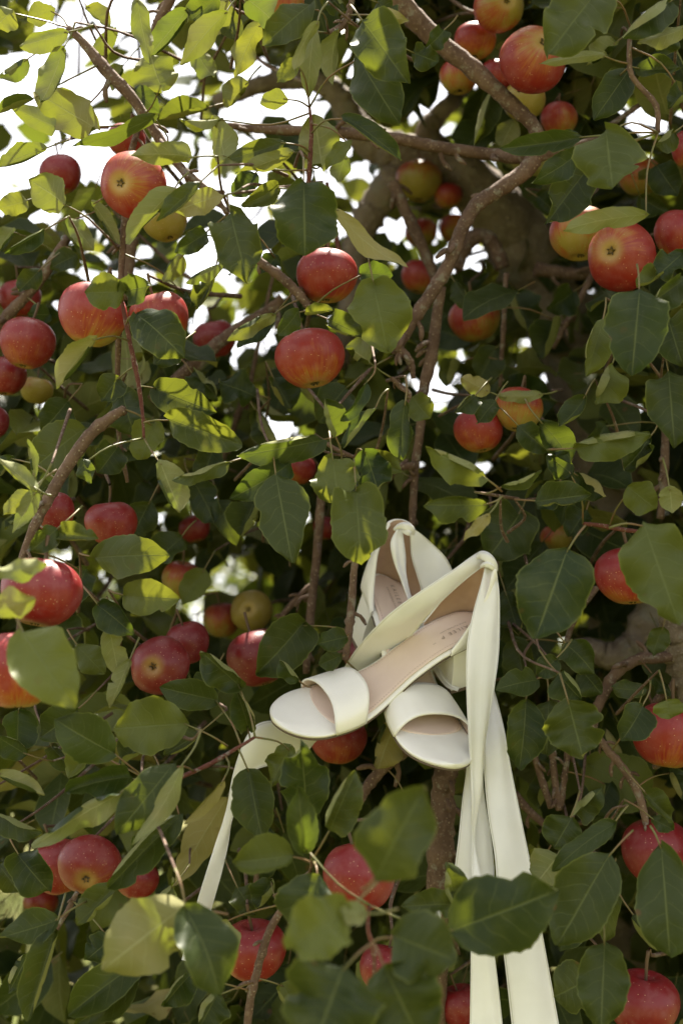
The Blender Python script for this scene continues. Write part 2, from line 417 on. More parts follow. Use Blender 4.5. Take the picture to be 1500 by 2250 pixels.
# ---------------------------------------------------------------- limbs and twigs
BRP = []         # points along the built limbs, for leaf stalks to end on
LOOSE = []       # stalk ends that need a twig
KEEP = []        # (x, y, r, depth): fill leaves nearer than depth stay off this spot
def branch(pts, mat=None, name='branch', sides=10, lump=.10, keep=True, n=None):
    """pts: (x, y, radius in px, depth)"""
    P = [at(x, y, d) - TOFF for x, y, r, d in pts]; rr = [r / FOC * d for x, y, r, d in pts]
    n = n or max(8, 6 * len(pts))
    C = catmull(np.c_[np.array(P), np.array(rr)], n)
    q = np.random.RandomState(len(bpy.data.objects))
    rad = np.maximum(C[:, 3], .0007) * (1 + .035 * q.normal(size=n))
    ctr = C[:, :3] + q.normal(0, 1, (n, 3)) * (rad * .035)[:, None]
    for _ in range(2 if max(rr) < .012 else 1):           # nodes: swollen rings
        i = q.randint(1, n - 1); rad[i] *= 1.16
    V, F = tube(ctr, rad, sides, True, lump, len(bpy.data.objects))
    if name == 'branch' and .0024 < max(rr) < .014:        # short fruiting spurs and bud knobs
        F = list(F)
        for _ in range(q.randint(2, 2 + len(pts))):
            i = q.randint(1, n - 2); tg = unit(ctr[i + 1] - ctr[i - 1]); sd = unit(np.cross(tg, q.normal(0, 1, 3))); ln = q.uniform(1.2, 3.2) * rad[i] + .003
            kv, kf = tube(catmull([ctr[i], ctr[i] + (sd + tg * .3) * ln * .6, ctr[i] + (sd + tg * .7) * ln], 5), np.array((.75, .5, .42, .5, .25)) * min(rad[i], .006), 6, True, .2, i)
            F += [tuple(a_ + len(V) for a_ in f) for f in kf]; V = np.vstack([V, kv])
    m = mat or (M_BARK if max(rr) > .014 else M_TWIG)
    BRP.extend([(*(p_ + TOFF), r_) for p_, r_ in zip(ctr, rad)])
    o = link(name, mesh(name, V, F, [m]), TREE)
    if keep:
        S = catmull(np.array([(x, y, r, d) for x, y, r, d in pts], float), len(pts) * 5)
        KEEP.extend([(a[0], a[1], a[2] + 6, a[3]) for a in S])
    return o
def br(d, *p, **k): return branch([(x, y, r, d if len(z) == 0 else z[0]) for x, y, r, *z in p], **k)

br(2.15, (1420, 3100, 130, 1.9), (1420, 2600, 110), (1400, 2100, 92), (1385, 1700, 84), (1365, 1300, 80), (1330, 1000, 80), (1260, 760, 78), (1180, 600, 76, 2.1), (1120, 500, 70, 2.05), (1050, 420, 60, 2.0), (975, 365, 56, 2.0), (905, 350, 50, 2.0), (850, 325, 44, 2.0), name='trunk', sides=20, lump=.16, n=60, keep=False)
KEEP += [(1180, 600, 60, 2.0), (1120, 500, 75, 2.0), (1050, 420, 70, 2.0), (975, 365, 62, 2.0), (905, 350, 55, 2.0)]
br(2.0, (930, 350, 46), (870, 395, 42), (825, 450, 35), (795, 510, 31), (775, 580, 28), (765, 680, 24), (750, 800, 20, 2.05), sides=14)
br(2.0, (870, 335, 42), (805, 305, 38), (772, 262, 33), (748, 215, 29), (705, 182, 25), (640, 173, 22), (560, 190, 19), (470, 225, 17), sides=14)
br(2.0, (985, 365, 48), (940, 300, 30), (960, 255, 22), (1000, 215, 18), (1040, 150, 14, 2.1), sides=12)
br(1.45, (845, -30, 26), (900, 28, 24), (965, 92, 22), (1040, 152, 20), (1110, 216, 18), (1172, 276, 16), (1185, 330, 15))
br(1.5, (500, 275, 7), (560, 282, 9), (650, 286, 11), (750, 291, 12), (880, 306, 13), (980, 326, 14), (1080, 338, 14), (1165, 342, 17, 1.47), (1270, 320, 14), (1370, 300, 11))
br(1.45, (1180, 335, 19), (1150, 378, 19), (1092, 418, 17), (1042, 455, 16), (1012, 510, 15), (985, 580, 15), (950, 640, 15), (915, 690, 15), (885, 740, 14), (868, 780, 11))
br(1.44, (866, 755, 10), (888, 778, 10), (903, 800, 8), (908, 832, 5))
br(1.5, (968, 630, 12), (955, 730, 13), (946, 790, 14), (930, 860, 12), (922, 950, 10), (912, 1020, 10), (908, 1085, 9), (905, 1160, 8))
br(1.49, (836, 1040, 6), (870, 1028, 8), (912, 1022, 9))
br(1.75, (862, 400, 13), (880, 440, 13), (908, 500, 13), (940, 570, 12), (962, 625, 11))
br(1.8, (1105, 590, 16), (1080, 530, 16), (1045, 520, 17), (1020, 545, 17), (1000, 590, 15))
br(1.34, (150, 60, 8), (185, 95, 10), (232, 152, 14), (292, 217, 12), (342, 292, 11), (392, 362, 10), (428, 395, 9), (470, 430, 6), (500, 470, 5))
br(1.36, (320, 240, 6), (298, 300, 7), (284, 360, 8), (274, 480, 8), (266, 600, 7), (262, 700, 7), (258, 850, 6), (262, 960, 5), (280, 1060, 4))
br(1.6, (305, 430, 12), (292, 500, 15), (282, 570, 15), (275, 660, 14))
br(1.24, (265, 650, 4), (283, 740, 5), (300, 822, 5), (312, 900, 4), (316, 962, 3), mat=M_RED)
br(1.32, (548, 555, 8), (585, 585, 10), (622, 612, 11), (660, 650, 10), (682, 680, 8))
br(1.6, (620, 655, 12), (590, 682, 13), (490, 745, 15), (440, 790, 15), (392, 830, 14), (330, 880, 13))
br(1.27, (275, 900, 10), (255, 910, 11), (200, 952, 14), (150, 1022, 14), (115, 1080, 13), (88, 1130, 12), (62, 1190, 10), (40, 1260, 8))
br(1.5, (150, 520, 10), (90, 610, 12), (40, 668, 12), (-25, 735, 13))
br(1.55, (712, 1040, 9), (705, 1100, 10), (695, 1230, 10), (686, 1310, 10), (680, 1390, 9), (672, 1480, 8))
br(1.58, (690, 1280, 6), (650, 1318, 7), (612, 1362, 6))
br(1.36, (790, 1180, 7), (778, 1245, 8), (772, 1330, 9), (765, 1400, 9), (758, 1450, 8))
br(1.41, (1015, 1640, 22), (985, 1680, 25), (974, 1730, 26), (971, 1820, 27), (966, 1910, 27), (958, 2060, 27), (950, 2300, 27), sides=14)
br(1.38, (905, 1640, 12), (888, 1652, 13), (850, 1680, 14), (820, 1712, 13), (796, 1748, 11), (770, 1790, 9))
br(1.6, (1112, 600, 6), (1108, 660, 6), (1106, 720, 6), (1102, 780, 5), (1098, 850, 4))
br(1.7, (1300, 605, 7), (1262, 680, 7), (1236, 722, 7), (1214, 765, 5))
br(1.8, (1175, 590, 16), (1230, 598, 14), (1290, 602, 12), (1340, 590, 10))
br(1.75, (1500, 1290, 46), (1440, 1340, 44), (1400, 1420, 40), (1340, 1440, 30), (1290, 1425, 24), (1240, 1430, 18), sides=14)
br(1.45, (1540, 1330, 44), (1500, 1370, 46), (1492, 1430, 40), (1510, 1490, 34), (1540, 1600, 30), mat=M_PEEL, sides=16, lump=.3)
br(1.44, (1475, 1442, 13), (1440, 1446, 13), (1400, 1450, 13), (1352, 1480, 13), (1326, 1525, 12), (1310, 1562, 11), (1300, 1610, 10))
br(1.45, (1425, 1560, 5), (1450, 1530, 9), (1490, 1500, 11))
br(1.33, (1315, 1622, 8), (1340, 1655, 9), (1370, 1690, 9), (1400, 1740, 9), (1416, 1795, 8), (1420, 1830, 5))
br(1.4, (1172, 1655, 7), (1190, 1715, 8), (1212, 1775, 8))
br(1.4, (1213, 1650, 8), (1218, 1710, 8), (1228, 1780, 8))
br(1.4, (1247, 1650, 7), (1240, 1705, 7), (1230, 1775, 7))
br(1.41, (1130, 1745, 9), (1165, 1785, 9), (1200, 1815, 8), (1225, 1830, 6))
br(1.2, (640, 1960, 7), (615, 2005, 8), (590, 2050, 9), (566, 2130, 9), (550, 2200, 9), (540, 2290, 9))
br(1.02, (812, 1990, 4), (808, 2040, 5), (818, 2080, 6), (822, 2130, 5), (815, 2300, 6), mat=M_RED)
br(1.3, (170, 1960, 5), (150, 2000, 6), (122, 2050, 5), (100, 2120, 5))
br(1.18, (360, 1735, 4), (395, 1710, 5), (460, 1680, 5), (528, 1640, 4), (560, 1620, 3), mat=M_RED)
br(1.5, (385, -20, 12), (368, 10, 11), (345, 45, 8), (330, 80, 5))
br(1.3, (775, -20, 7), (768, 25, 7), (748, 58, 8), (722, 72, 6))
br(1.26, (680, 235, 3), (684, 280, 4), (682, 330, 5), (678, 395, 5), (672, 420, 4), mat=M_RED)
br(1.5, (718, 400, 4), (732, 480, 5), (745, 555, 5), (752, 600, 4), mat=M_RED)
br(1.5, (1445, 860, 7), (1457, 900, 8), (1461, 970, 9), (1457, 1065, 10), (1450, 1140, 9))
br(1.3, (1280, 1150, 4), (1320, 1155, 5), (1362, 1163, 5), (1420, 1170, 5), mat=M_RED)
br(1.45, (1312, 1290, 6), (1290, 1318, 7), (1265, 1350, 7), (1243, 1412, 6))
br(1.22, (1385, 60, 5), (1382, 120, 6), (1390, 170, 6), (1440, 230, 6), (1445, 290, 6))
br(1.35, (860, 830, 5), (880, 850, 6), (900, 870, 5), (870, 910, 4))
br(1.3, (690, 955, 4), (735, 985, 5), (780, 1005, 4))
br(1.9, (560, 830, 7), (530, 890, 8), (510, 950, 7), (490, 1010, 6))

# ---------------------------------------------------------------- apples
def lathe_apple(seed):
    q = np.random.RandomState(seed); nt_, ns = 22, 28
    th = np.linspace(0, math.pi, nt_); V = []
    lob = q.uniform(.008, .022); p = q.uniform(0, 6.28); lean = q.uniform(-.05, .05)
    for t in th:
        c = math.cos(t); s = math.sin(t)
        r = s ** .93
        z = .90 * c + .05 * s * s * 1.0
        z -= .30 * math.exp(-(r / .24) ** 2) if c > 0 else -.20 * math.exp(-(r / .20) ** 2)
        r *= 1.0 + .05 * c
        for j in range(ns):
            a = 2 * math.pi * j / ns
            k = 1 + lob * math.cos(5 * a + p) * (1.0 if c < 0 else .5) + .018 * math.cos(2 * a + p * 2)
            V.append((r * k * math.cos(a) + lean * z, r * k * math.sin(a), z))
    F = np.array([(i * ns + j, (i + 1) * ns + j, (i + 1) * ns + (j + 1) % ns, i * ns + (j + 1) % ns) for i in range(nt_ - 1) for j in range(ns)])
    return mesh('apple_skin', V, F, [M_APPLE])
SKINS = [lathe_apple(i) for i in range(6)]
_tv, _tf = tube(catmull([(0, 0, .55), (.02, .01, .8), (.08, .03, 1.15), (.12, .02, 1.5)], 8), np.linspace(.04, .055, 8), 6)
STALK = mesh('stalk', _tv, _tf, [M_STEM])
def calyx_mesh():
    V, F = tube([(0, 0, -.66), (0, 0, -.70)], [.07, .10], 10)
    V = list(V); F = list(F)
    for i in range(5):
        a = i * 1.2566; c, s = math.cos(a), math.sin(a); b = len(V)
        V += [np.array((c * .03 - s * .05, s * .03 + c * .05, -.70)), np.array((c * .03 + s * .05, s * .03 - c * .05, -.70)), np.array((c * .15, s * .15, -.80)), np.array((c * .07, s * .07, -.86))]
        F += [(b, b + 1, b + 2), (b, b + 2, b + 3), (b + 1, b + 3, b + 2)]
    return mesh('calyx', np.array(V), F, [M_CALYX], smooth=False)
CALYX = calyx_mesh()
NAP = 0
def apple(x, y, r, d, blush, dark, label, calyx=None, group=None, keep=True):
    global NAP
    NAP += 1; q = random.Random(NAP * 13)
    e = link('apple', None); c = at(x, y, d); rad = r / FOC * d
    if calyx:
        vx, vy = (calyx[0] - x) / r, (calyx[1] - y) / r; vz = math.sqrt(max(.02, 1 - vx * vx - vy * vy))
        dn = unit(vx * RIGHT - vy * UP - vz * FWD)
    else:
        dn = unit((q.uniform(-.32, .32), .16 + q.uniform(-.22, .22), -1))
    Z = -dn; X = unit(np.cross(Z, (q.uniform(-1, 1), q.uniform(-1, 1), .3))); Y = np.cross(Z, X)
    e.matrix_world = frame(X * rad * q.uniform(.97, 1.05), Y * rad * q.uniform(.96, 1.03), Z * rad * q.uniform(.92, 1.08), c)
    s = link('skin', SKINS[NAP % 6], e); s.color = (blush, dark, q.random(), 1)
    link('stalk', STALK, e); link('calyx', CALYX, e)
    tag(e, label, 'apple', group or 'apples on the tree')
    LOOSE.append((c + X * rad * .12 + Z * rad * 1.48, d, 1.5))
    if keep: KEEP.append((x, y, r + 14, d + rad))
    return e
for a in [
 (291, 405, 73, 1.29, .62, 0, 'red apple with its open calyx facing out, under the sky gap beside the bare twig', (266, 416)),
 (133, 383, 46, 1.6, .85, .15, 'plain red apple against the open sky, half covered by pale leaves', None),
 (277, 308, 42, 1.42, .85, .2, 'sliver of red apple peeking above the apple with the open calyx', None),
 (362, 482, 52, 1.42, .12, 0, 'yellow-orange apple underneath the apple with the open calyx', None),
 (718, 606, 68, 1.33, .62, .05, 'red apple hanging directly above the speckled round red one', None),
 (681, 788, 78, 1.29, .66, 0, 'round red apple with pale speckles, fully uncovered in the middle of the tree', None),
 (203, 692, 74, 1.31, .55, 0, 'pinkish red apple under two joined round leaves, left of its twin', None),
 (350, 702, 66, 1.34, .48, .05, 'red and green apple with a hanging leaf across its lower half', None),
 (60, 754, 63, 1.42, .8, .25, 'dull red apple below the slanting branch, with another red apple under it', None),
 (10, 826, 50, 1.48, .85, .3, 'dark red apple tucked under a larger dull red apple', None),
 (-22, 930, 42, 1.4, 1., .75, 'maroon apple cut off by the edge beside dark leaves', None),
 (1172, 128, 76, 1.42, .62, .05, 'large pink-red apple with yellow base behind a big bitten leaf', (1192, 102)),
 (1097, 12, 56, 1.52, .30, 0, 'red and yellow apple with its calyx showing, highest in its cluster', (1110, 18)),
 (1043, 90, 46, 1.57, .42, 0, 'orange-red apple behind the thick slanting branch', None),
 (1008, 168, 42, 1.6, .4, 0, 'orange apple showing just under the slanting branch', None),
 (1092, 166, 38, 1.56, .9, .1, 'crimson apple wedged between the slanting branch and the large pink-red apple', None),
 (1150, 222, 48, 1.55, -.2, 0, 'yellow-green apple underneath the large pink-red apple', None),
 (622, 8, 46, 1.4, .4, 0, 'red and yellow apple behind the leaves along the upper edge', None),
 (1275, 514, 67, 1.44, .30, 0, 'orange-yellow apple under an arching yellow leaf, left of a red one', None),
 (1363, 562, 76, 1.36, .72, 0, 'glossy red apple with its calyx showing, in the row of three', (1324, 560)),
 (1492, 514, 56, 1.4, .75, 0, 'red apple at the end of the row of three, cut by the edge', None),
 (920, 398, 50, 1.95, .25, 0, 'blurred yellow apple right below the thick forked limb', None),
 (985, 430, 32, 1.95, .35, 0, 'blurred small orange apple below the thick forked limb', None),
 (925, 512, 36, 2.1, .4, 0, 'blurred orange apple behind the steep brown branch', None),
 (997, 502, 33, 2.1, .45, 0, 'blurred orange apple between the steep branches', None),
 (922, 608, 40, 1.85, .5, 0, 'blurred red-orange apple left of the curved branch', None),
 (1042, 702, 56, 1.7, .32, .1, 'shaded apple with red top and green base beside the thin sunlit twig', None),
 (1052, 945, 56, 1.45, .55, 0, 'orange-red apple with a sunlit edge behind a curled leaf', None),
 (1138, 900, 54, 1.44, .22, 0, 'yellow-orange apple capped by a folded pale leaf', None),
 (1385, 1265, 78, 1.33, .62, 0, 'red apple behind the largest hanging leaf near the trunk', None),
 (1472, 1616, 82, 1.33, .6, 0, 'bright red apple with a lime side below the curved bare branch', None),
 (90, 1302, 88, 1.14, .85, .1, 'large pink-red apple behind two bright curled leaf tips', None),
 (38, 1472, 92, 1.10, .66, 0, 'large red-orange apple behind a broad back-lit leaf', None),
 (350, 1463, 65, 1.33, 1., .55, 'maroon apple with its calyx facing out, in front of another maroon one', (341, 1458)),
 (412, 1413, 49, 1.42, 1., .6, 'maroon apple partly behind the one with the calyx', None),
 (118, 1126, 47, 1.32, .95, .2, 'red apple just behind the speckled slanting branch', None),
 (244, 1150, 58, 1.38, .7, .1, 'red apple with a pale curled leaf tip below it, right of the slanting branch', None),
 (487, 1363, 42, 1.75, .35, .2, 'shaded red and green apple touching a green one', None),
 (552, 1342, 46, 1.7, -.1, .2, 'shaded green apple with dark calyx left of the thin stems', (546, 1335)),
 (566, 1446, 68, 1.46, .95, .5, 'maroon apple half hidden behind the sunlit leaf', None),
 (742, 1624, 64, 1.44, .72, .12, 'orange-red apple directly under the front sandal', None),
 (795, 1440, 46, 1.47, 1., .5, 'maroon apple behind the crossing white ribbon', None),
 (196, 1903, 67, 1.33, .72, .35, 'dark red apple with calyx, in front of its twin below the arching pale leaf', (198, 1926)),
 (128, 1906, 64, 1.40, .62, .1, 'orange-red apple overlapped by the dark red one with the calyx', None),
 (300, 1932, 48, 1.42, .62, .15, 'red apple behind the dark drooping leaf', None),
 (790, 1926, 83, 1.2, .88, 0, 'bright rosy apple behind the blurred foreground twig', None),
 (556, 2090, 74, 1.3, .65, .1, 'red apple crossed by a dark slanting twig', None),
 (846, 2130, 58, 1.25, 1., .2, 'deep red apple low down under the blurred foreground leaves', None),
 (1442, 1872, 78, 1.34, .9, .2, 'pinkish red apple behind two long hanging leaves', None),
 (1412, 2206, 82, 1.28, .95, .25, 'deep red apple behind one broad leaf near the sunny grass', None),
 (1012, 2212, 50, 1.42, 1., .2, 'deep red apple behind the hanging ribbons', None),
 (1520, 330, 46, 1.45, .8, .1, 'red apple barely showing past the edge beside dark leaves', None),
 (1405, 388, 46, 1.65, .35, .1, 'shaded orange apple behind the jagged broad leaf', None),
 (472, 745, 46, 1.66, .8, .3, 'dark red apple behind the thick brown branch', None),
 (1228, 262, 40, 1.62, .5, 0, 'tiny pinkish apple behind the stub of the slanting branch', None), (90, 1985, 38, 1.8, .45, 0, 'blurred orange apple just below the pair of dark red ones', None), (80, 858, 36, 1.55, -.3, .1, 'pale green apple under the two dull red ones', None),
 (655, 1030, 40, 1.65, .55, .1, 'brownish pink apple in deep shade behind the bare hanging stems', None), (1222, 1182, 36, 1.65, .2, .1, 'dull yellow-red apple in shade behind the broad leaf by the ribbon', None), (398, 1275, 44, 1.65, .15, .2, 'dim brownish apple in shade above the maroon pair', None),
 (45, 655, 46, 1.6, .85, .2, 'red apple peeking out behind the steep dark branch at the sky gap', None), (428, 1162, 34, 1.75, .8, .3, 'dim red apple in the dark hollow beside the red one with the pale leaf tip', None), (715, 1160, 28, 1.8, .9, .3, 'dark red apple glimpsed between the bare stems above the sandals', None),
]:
    apple(*a[:7], calyx=a[7])

# ---------------------------------------------------------------- leaves in front, one by one
LEAVES = [
 # upper left
 (140,100,88,226,66,1.25,'U'), (150,68,42,100,56,1.25,'U'), (213,283,75,200,88,1.3,'U'), (100,325,-8,368,60,1.3,'U'), (128,282,22,232,48,1.35,'U'),
 (75,215,-10,250,42,1.3,'T'), (345,252,157,322,42,1.24,'T',35), (425,346,288,342,52,1.2,'U',20), (300,-8,330,136,42,1.25,'U'), (356,196,330,116,100,1.3,'U'),
 (415,18,325,126,62,1.3,'U'), (500,22,398,142,56,1.25,'U'), (480,-10,410,52,60,1.3,'T'), (292,190,352,248,48,1.38,'T'), (458,236,350,262,64,1.4,'T'),
 (492,262,395,264,34,1.25,'T',40), (492,350,468,252,60,1.25,'U'), (146,452,62,394,78,1.28,'U'), (60,440,-8,458,50,1.35,'U'), (98,505,10,557,46,1.25,'T'),
 (150,478,206,550,42,1.35,'U'), (200,440,260,536,38,1.35,'U'), (385,414,280,536,62,1.18,'U',25), (442,398,344,486,48,1.16,'T'), (492,428,384,466,56,1.2,'U'),
 (505,464,545,622,102,1.18,'T',0), (456,510,384,556,46,1.25,'T'), (490,580,408,622,36,1.25,'U'), (30,20,-10,60,60,1.3,'U'), (120,20,60,45,50,1.35,'U'),
 (190,10,240,60,55,1.4,'U'), (250,60,200,110,50,1.45,'U'), (60,130,-5,170,55,1.4,'U'), (430,110,470,170,50,1.4,'U'), (50,300,10,330,40,1.45,'U'),
 (270,140,245,200,50,1.5,'U'), (500,-5,450,80,60,1.35,'U'), (90,590,40,640,45,1.4,'T'), (30,500,-10,560,50,1.45,'U'), (170,560,110,590,50,1.45,'T'),
 # upper middle
 (682,8,578,100,72,1.22,'T'), (700,44,648,152,34,1.2,'U',30), (655,128,608,182,38,1.22,'T'), (795,44,896,182,112,1.17,'T',5), (785,120,878,272,96,1.22,'T',-8),
 (692,60,678,216,42,1.26,'U'), (742,60,730,186,52,1.28,'U'), (820,30,898,44,34,1.25,'U'), (830,0,875,60,60,1.3,'T'), (972,62,930,28,40,1.3,'T'),
 (976,64,934,106,42,1.3,'T'), (905,114,962,136,56,1.28,'T'), (708,372,690,250,90,1.28,'U',0), (750,254,882,352,46,1.2,'T'), (632,214,572,228,42,1.25,'U'),
 (575,225,520,240,32,1.25,'T'), (626,310,502,350,42,1.22,'T'), (646,330,518,378,38,1.22,'U'), (667,398,670,562,142,1.14,'T',0), (612,408,530,452,52,1.25,'T'),
 (600,490,555,492,28,1.22,'U'), (735,455,896,586,48,1.2,'U',35), (772,308,715,372,34,1.25,'T'), (992,344,960,392,34,1.4,'U'), (545,178,498,236,62,1.35,'U'),
 (572,48,520,166,52,1.3,'U'), (538,-6,606,56,66,1.28,'U'), (560,380,510,430,50,1.35,'T'), (610,560,575,600,45,1.35,'T'), (760,340,740,400,40,1.4,'U'),
 (580,300,550,340,35,1.4,'T'), (640,250,600,275,35,1.4,'T'), (470,20,530,90,60,1.4,'T'), (720,-10,760,30,60,1.35,'T'), (930,-10,905,20,50,1.35,'T'),
 # upper right
 (1312,-22,1205,118,132,1.15,'T',0,None,None,None,None,((1,.55,.45,.07),)), (1470,4,1365,82,72,1.2,'T'), (1510,58,1400,92,44,1.2,'U',-30), (1355,90,1290,140,62,1.4,'U'), (1330,118,1184,140,24,1.2,'U'),
 (1385,148,1305,262,72,1.24,'T'), (1395,150,1492,146,48,1.22,'T',25), (1282,300,1098,326,48,1.2,'T'), (1272,334,1166,402,56,1.22,'T'),
 (1330,284,1346,413,148,1.15,'T',0,.1,None,None,None,((1,.62,.30,.08),(-1,.7,.28,.08))), (1292,368,1200,492,92,1.26,'T'), (1428,470,1238,506,48,1.18,'U',15,.15,.9), (1508,206,1466,238,52,1.22,'T'), (1085,200,1040,322,62,1.55,'T'),
 (1500,556,1438,612,62,1.2,'T'), (1445,110,1480,60,60,1.25,'T'), (1480,290,1440,320,60,1.3,'T'), (1220,320,1270,290,40,1.3,'T'), (1400,430,1470,470,60,1.5,'T'),
 (1440,360,1490,430,70,1.5,'T'), (1180,430,1230,470,60,1.6,'T'), (1130,260,1100,320,50,1.55,'U'), (1340,210,1370,150,50,1.3,'T'), (1480,100,1510,180,70,1.35,'T'),
 # middle left
 (275,640,186,642,78,1.2,'T',0,None,None,None,None,((1,.4,.2,.06),)), (268,640,330,628,68,1.2,'T',0), (212,738,124,852,68,1.18,'U',10), (300,690,406,786,96,1.2,'T',8), (262,828,222,882,62,1.28,'T'),
 (335,850,476,906,76,1.26,'T'), (368,920,532,978,78,1.22,'T'), (186,940,70,1032,104,1.33,'T'), (350,1010,396,1126,76,1.18,'U',5), (506,1014,378,1056,48,1.18,'T'),
 (182,1008,200,1062,40,1.2,'T'), (162,1004,115,990,32,1.2,'U'), (75,1050,60,964,28,1.15,'U'), (80,1075,-5,1004,42,1.15,'U'), (70,1080,8,1132,38,1.15,'U'),
 (80,1078,28,1172,40,1.15,'U'), (215,1030,242,1076,34,1.22,'T'), (110,1060,60,1110,50,1.3,'T'), (340,930,310,1010,70,1.28,'T'), (260,980,215,1040,70,1.35,'T'),
 (110,690,60,690,50,1.45,'T'), (270,860,300,960,80,1.35,'T'), (150,880,90,950,70,1.42,'T'), (30,1000,-10,1050,50,1.3,'T'),
 (390,760,340,800,60,1.3,'T'), (400,560,360,620,50,1.35,'U'), (470,610,430,680,60,1.38,'T'), (410,640,380,690,45,1.4,'T'),
 # middle
 (820,620,852,772,126,1.2,'T',0,None,None,None,None,((-1,.65,.3,.07),)), (790,600,862,606,52,1.3,'T'), (656,680,610,736,44,1.24,'T'), (675,690,732,680,38,1.24,'T'), (720,700,800,736,62,1.24,'T'),
 (812,796,760,760,82,1.33,'U'), (712,966,520,1002,78,1.2,'T',8), (736,962,714,876,64,1.2,'T',-25), (805,838,748,926,32,1.2,'T',40), (828,894,754,986,42,1.2,'T',-35),
 (890,880,886,1006,72,1.2,'T'), (885,825,865,780,38,1.25,'T'), (890,835,925,850,40,1.25,'T'), (905,870,945,920,60,1.3,'T'), (640,1014,504,1096,66,1.2,'T',15),
 (605,1040,642,1237,112,1.17,'T',0), (730,1005,745,1112,98,1.18,'T',0), (800,986,832,1082,80,1.22,'T',0,None,None,None,None,((-1,.5,.5,.08),)), (806,1000,882,1036,56,1.24,'T'), (782,1078,794,1242,118,1.16,'T',0,None,None,None,None,((1,.85,.5,.05),)),
 (606,688,498,748,44,1.3,'U'), (604,694,520,762,44,1.34,'T'), (560,870,480,840,80,1.45,'T'), (420,820,480,880,70,1.45,'T'), (600,830,640,900,80,1.5,'T'),
 (560,900,610,980,70,1.5,'T'), (470,980,440,1060,60,1.5,'T'), (560,1100,530,1180,80,1.45,'T'), (480,1100,520,1200,80,1.5,'T'), (420,1050,470,1150,70,1.5,'T'),
 (640,820,700,890,80,1.5,'T'), (760,850,700,930,80,1.42,'T'),
 # middle right
 (1405,634,1388,826,128,1.14,'T',0), (1326,698,1288,826,74,1.2,'T'), (1345,800,1312,888,98,1.26,'T'), (1510,608,1406,682,72,1.16,'T'), (1452,598,1398,632,48,1.2,'T'),
 (1468,700,1502,806,92,1.22,'T'), (1468,812,1482,984,102,1.2,'T',0), (1090,860,1226,882,102,1.62,'T'), (1192,866,1094,868,28,1.4,'U'), (1288,868,1226,938,56,1.24,'T',-20),
 (1262,986,1428,954,78,1.2,'T',5), (1424,964,1368,1032,78,1.26,'T'), (1186,924,1256,1016,78,1.26,'T'), (1136,934,1202,992,54,1.28,'T'), (1062,1046,936,984,88,1.14,'T',0,.12,None,None,(1102,1080)),
 (1072,1110,932,1110,80,1.13,'T',0,.12,None,None,(1104,1090)), (1100,1070,1190,1034,38,1.15,'T',-40), (1258,1042,1204,1000,62,1.26,'T'), (1174,1102,1298,1086,74,1.18,'T',5), (1262,1040,1332,1092,64,1.3,'T'),
 (1378,1068,1442,1118,72,1.24,'T'), (1470,1068,1476,1128,52,1.2,'U'), (1046,868,1000,908,54,1.3,'T'), (1090,880,1048,932,54,1.32,'T'), (1076,862,1014,830,42,1.35,'U'),
 (1140,1130,1068,1232,122,1.42,'T'), (1076,1128,1018,1186,28,1.16,'U'), (1230,700,1190,790,80,1.6,'T'), (1130,640,1160,730,80,1.65,'T'), (1260,640,1200,680,70,1.6,'T'),
 (1090,760,1050,840,70,1.6,'T'), (1230,1060,1180,1120,60,1.4,'T'), (1330,930,1290,1000,60,1.45,'T'), (1000,620,1040,680,50,1.6,'T'),
 (1010,790,980,850,60,1.62,'T'), (1290,1120,1250,1180,60,1.45,'T'),
 # lower left
 (128,1160,64,1213,50,1.15,'T'), (127,1172,216,1182,58,1.15,'T',0,None,None,None,None,((1,.7,.4,.08),)), (208,1226,372,1220,92,1.2,'T',8), (275,1310,396,1316,76,1.2,'T',0), (214,1330,294,1396,72,1.2,'T'),
 (240,1380,262,1492,52,1.2,'U'), (285,1450,240,1556,46,1.2,'U'), (-12,1256,97,1236,46,.98,'U',20), (-20,1345,76,1316,66,.97,'U',-10), (48,1388,166,1556,132,.97,'T',0,.1),
 (252,1656,120,1580,104,1.12,'T',8), (416,1590,248,1602,120,1.16,'T',5,.12,None,None,(500,1640)), (482,1540,350,1510,66,1.22,'T'), (530,1510,440,1430,82,1.2,'T',0), (40,1560,36,1655,80,1.3,'T'),
 (545,1604,518,1518,64,1.22,'T'), (656,1496,614,1450,44,1.28,'T'), (666,1368,562,1482,104,1.36,'T',12), (762,1400,694,1416,48,1.32,'T'), (750,1440,700,1462,40,1.33,'T'),
 (330,1630,260,1680,70,1.25,'T'), (440,1610,360,1660,60,1.28,'T'), (170,1560,90,1620,80,1.3,'T'), (60,1660,-5,1620,60,1.25,'T'), (470,1480,420,1560,60,1.35,'T'),
 (170,1420,230,1480,60,1.35,'T'), (190,1250,150,1330,60,1.3,'T'), (330,1100,290,1180,70,1.45,'T'), (400,1180,340,1240,70,1.45,'T'), (450,1250,400,1330,60,1.5,'T'),
 # lower right
 (1246,1207,1176,1404,158,1.1,'T',0,.1,.3,None,(1285,1155)), (1412,1146,1492,1374,146,1.09,'T',0,.1,.3,None,(1338,1160)), (1240,1414,1306,1482,76,1.26,'T'), (1225,1480,1276,1536,78,1.22,'T'), (1220,1450,1180,1482,50,1.24,'T'),
 (1182,1494,1088,1516,62,1.26,'T'), (1275,1470,1322,1526,72,1.28,'T'), (1247,1537,1281,1667,126,1.15,'T',0,.1), (1155,1538,1140,1692,88,1.27,'T'), (1412,1550,1364,1628,78,1.22,'T'),
 (1205,1540,1200,1660,80,1.33,'T'), (1464,1538,1472,1580,64,1.2,'T'), (1422,1516,1344,1510,42,1.3,'T'), (1457,1376,1434,1442,48,1.36,'T'), (1130,1400,1150,1500,70,1.4,'T'),
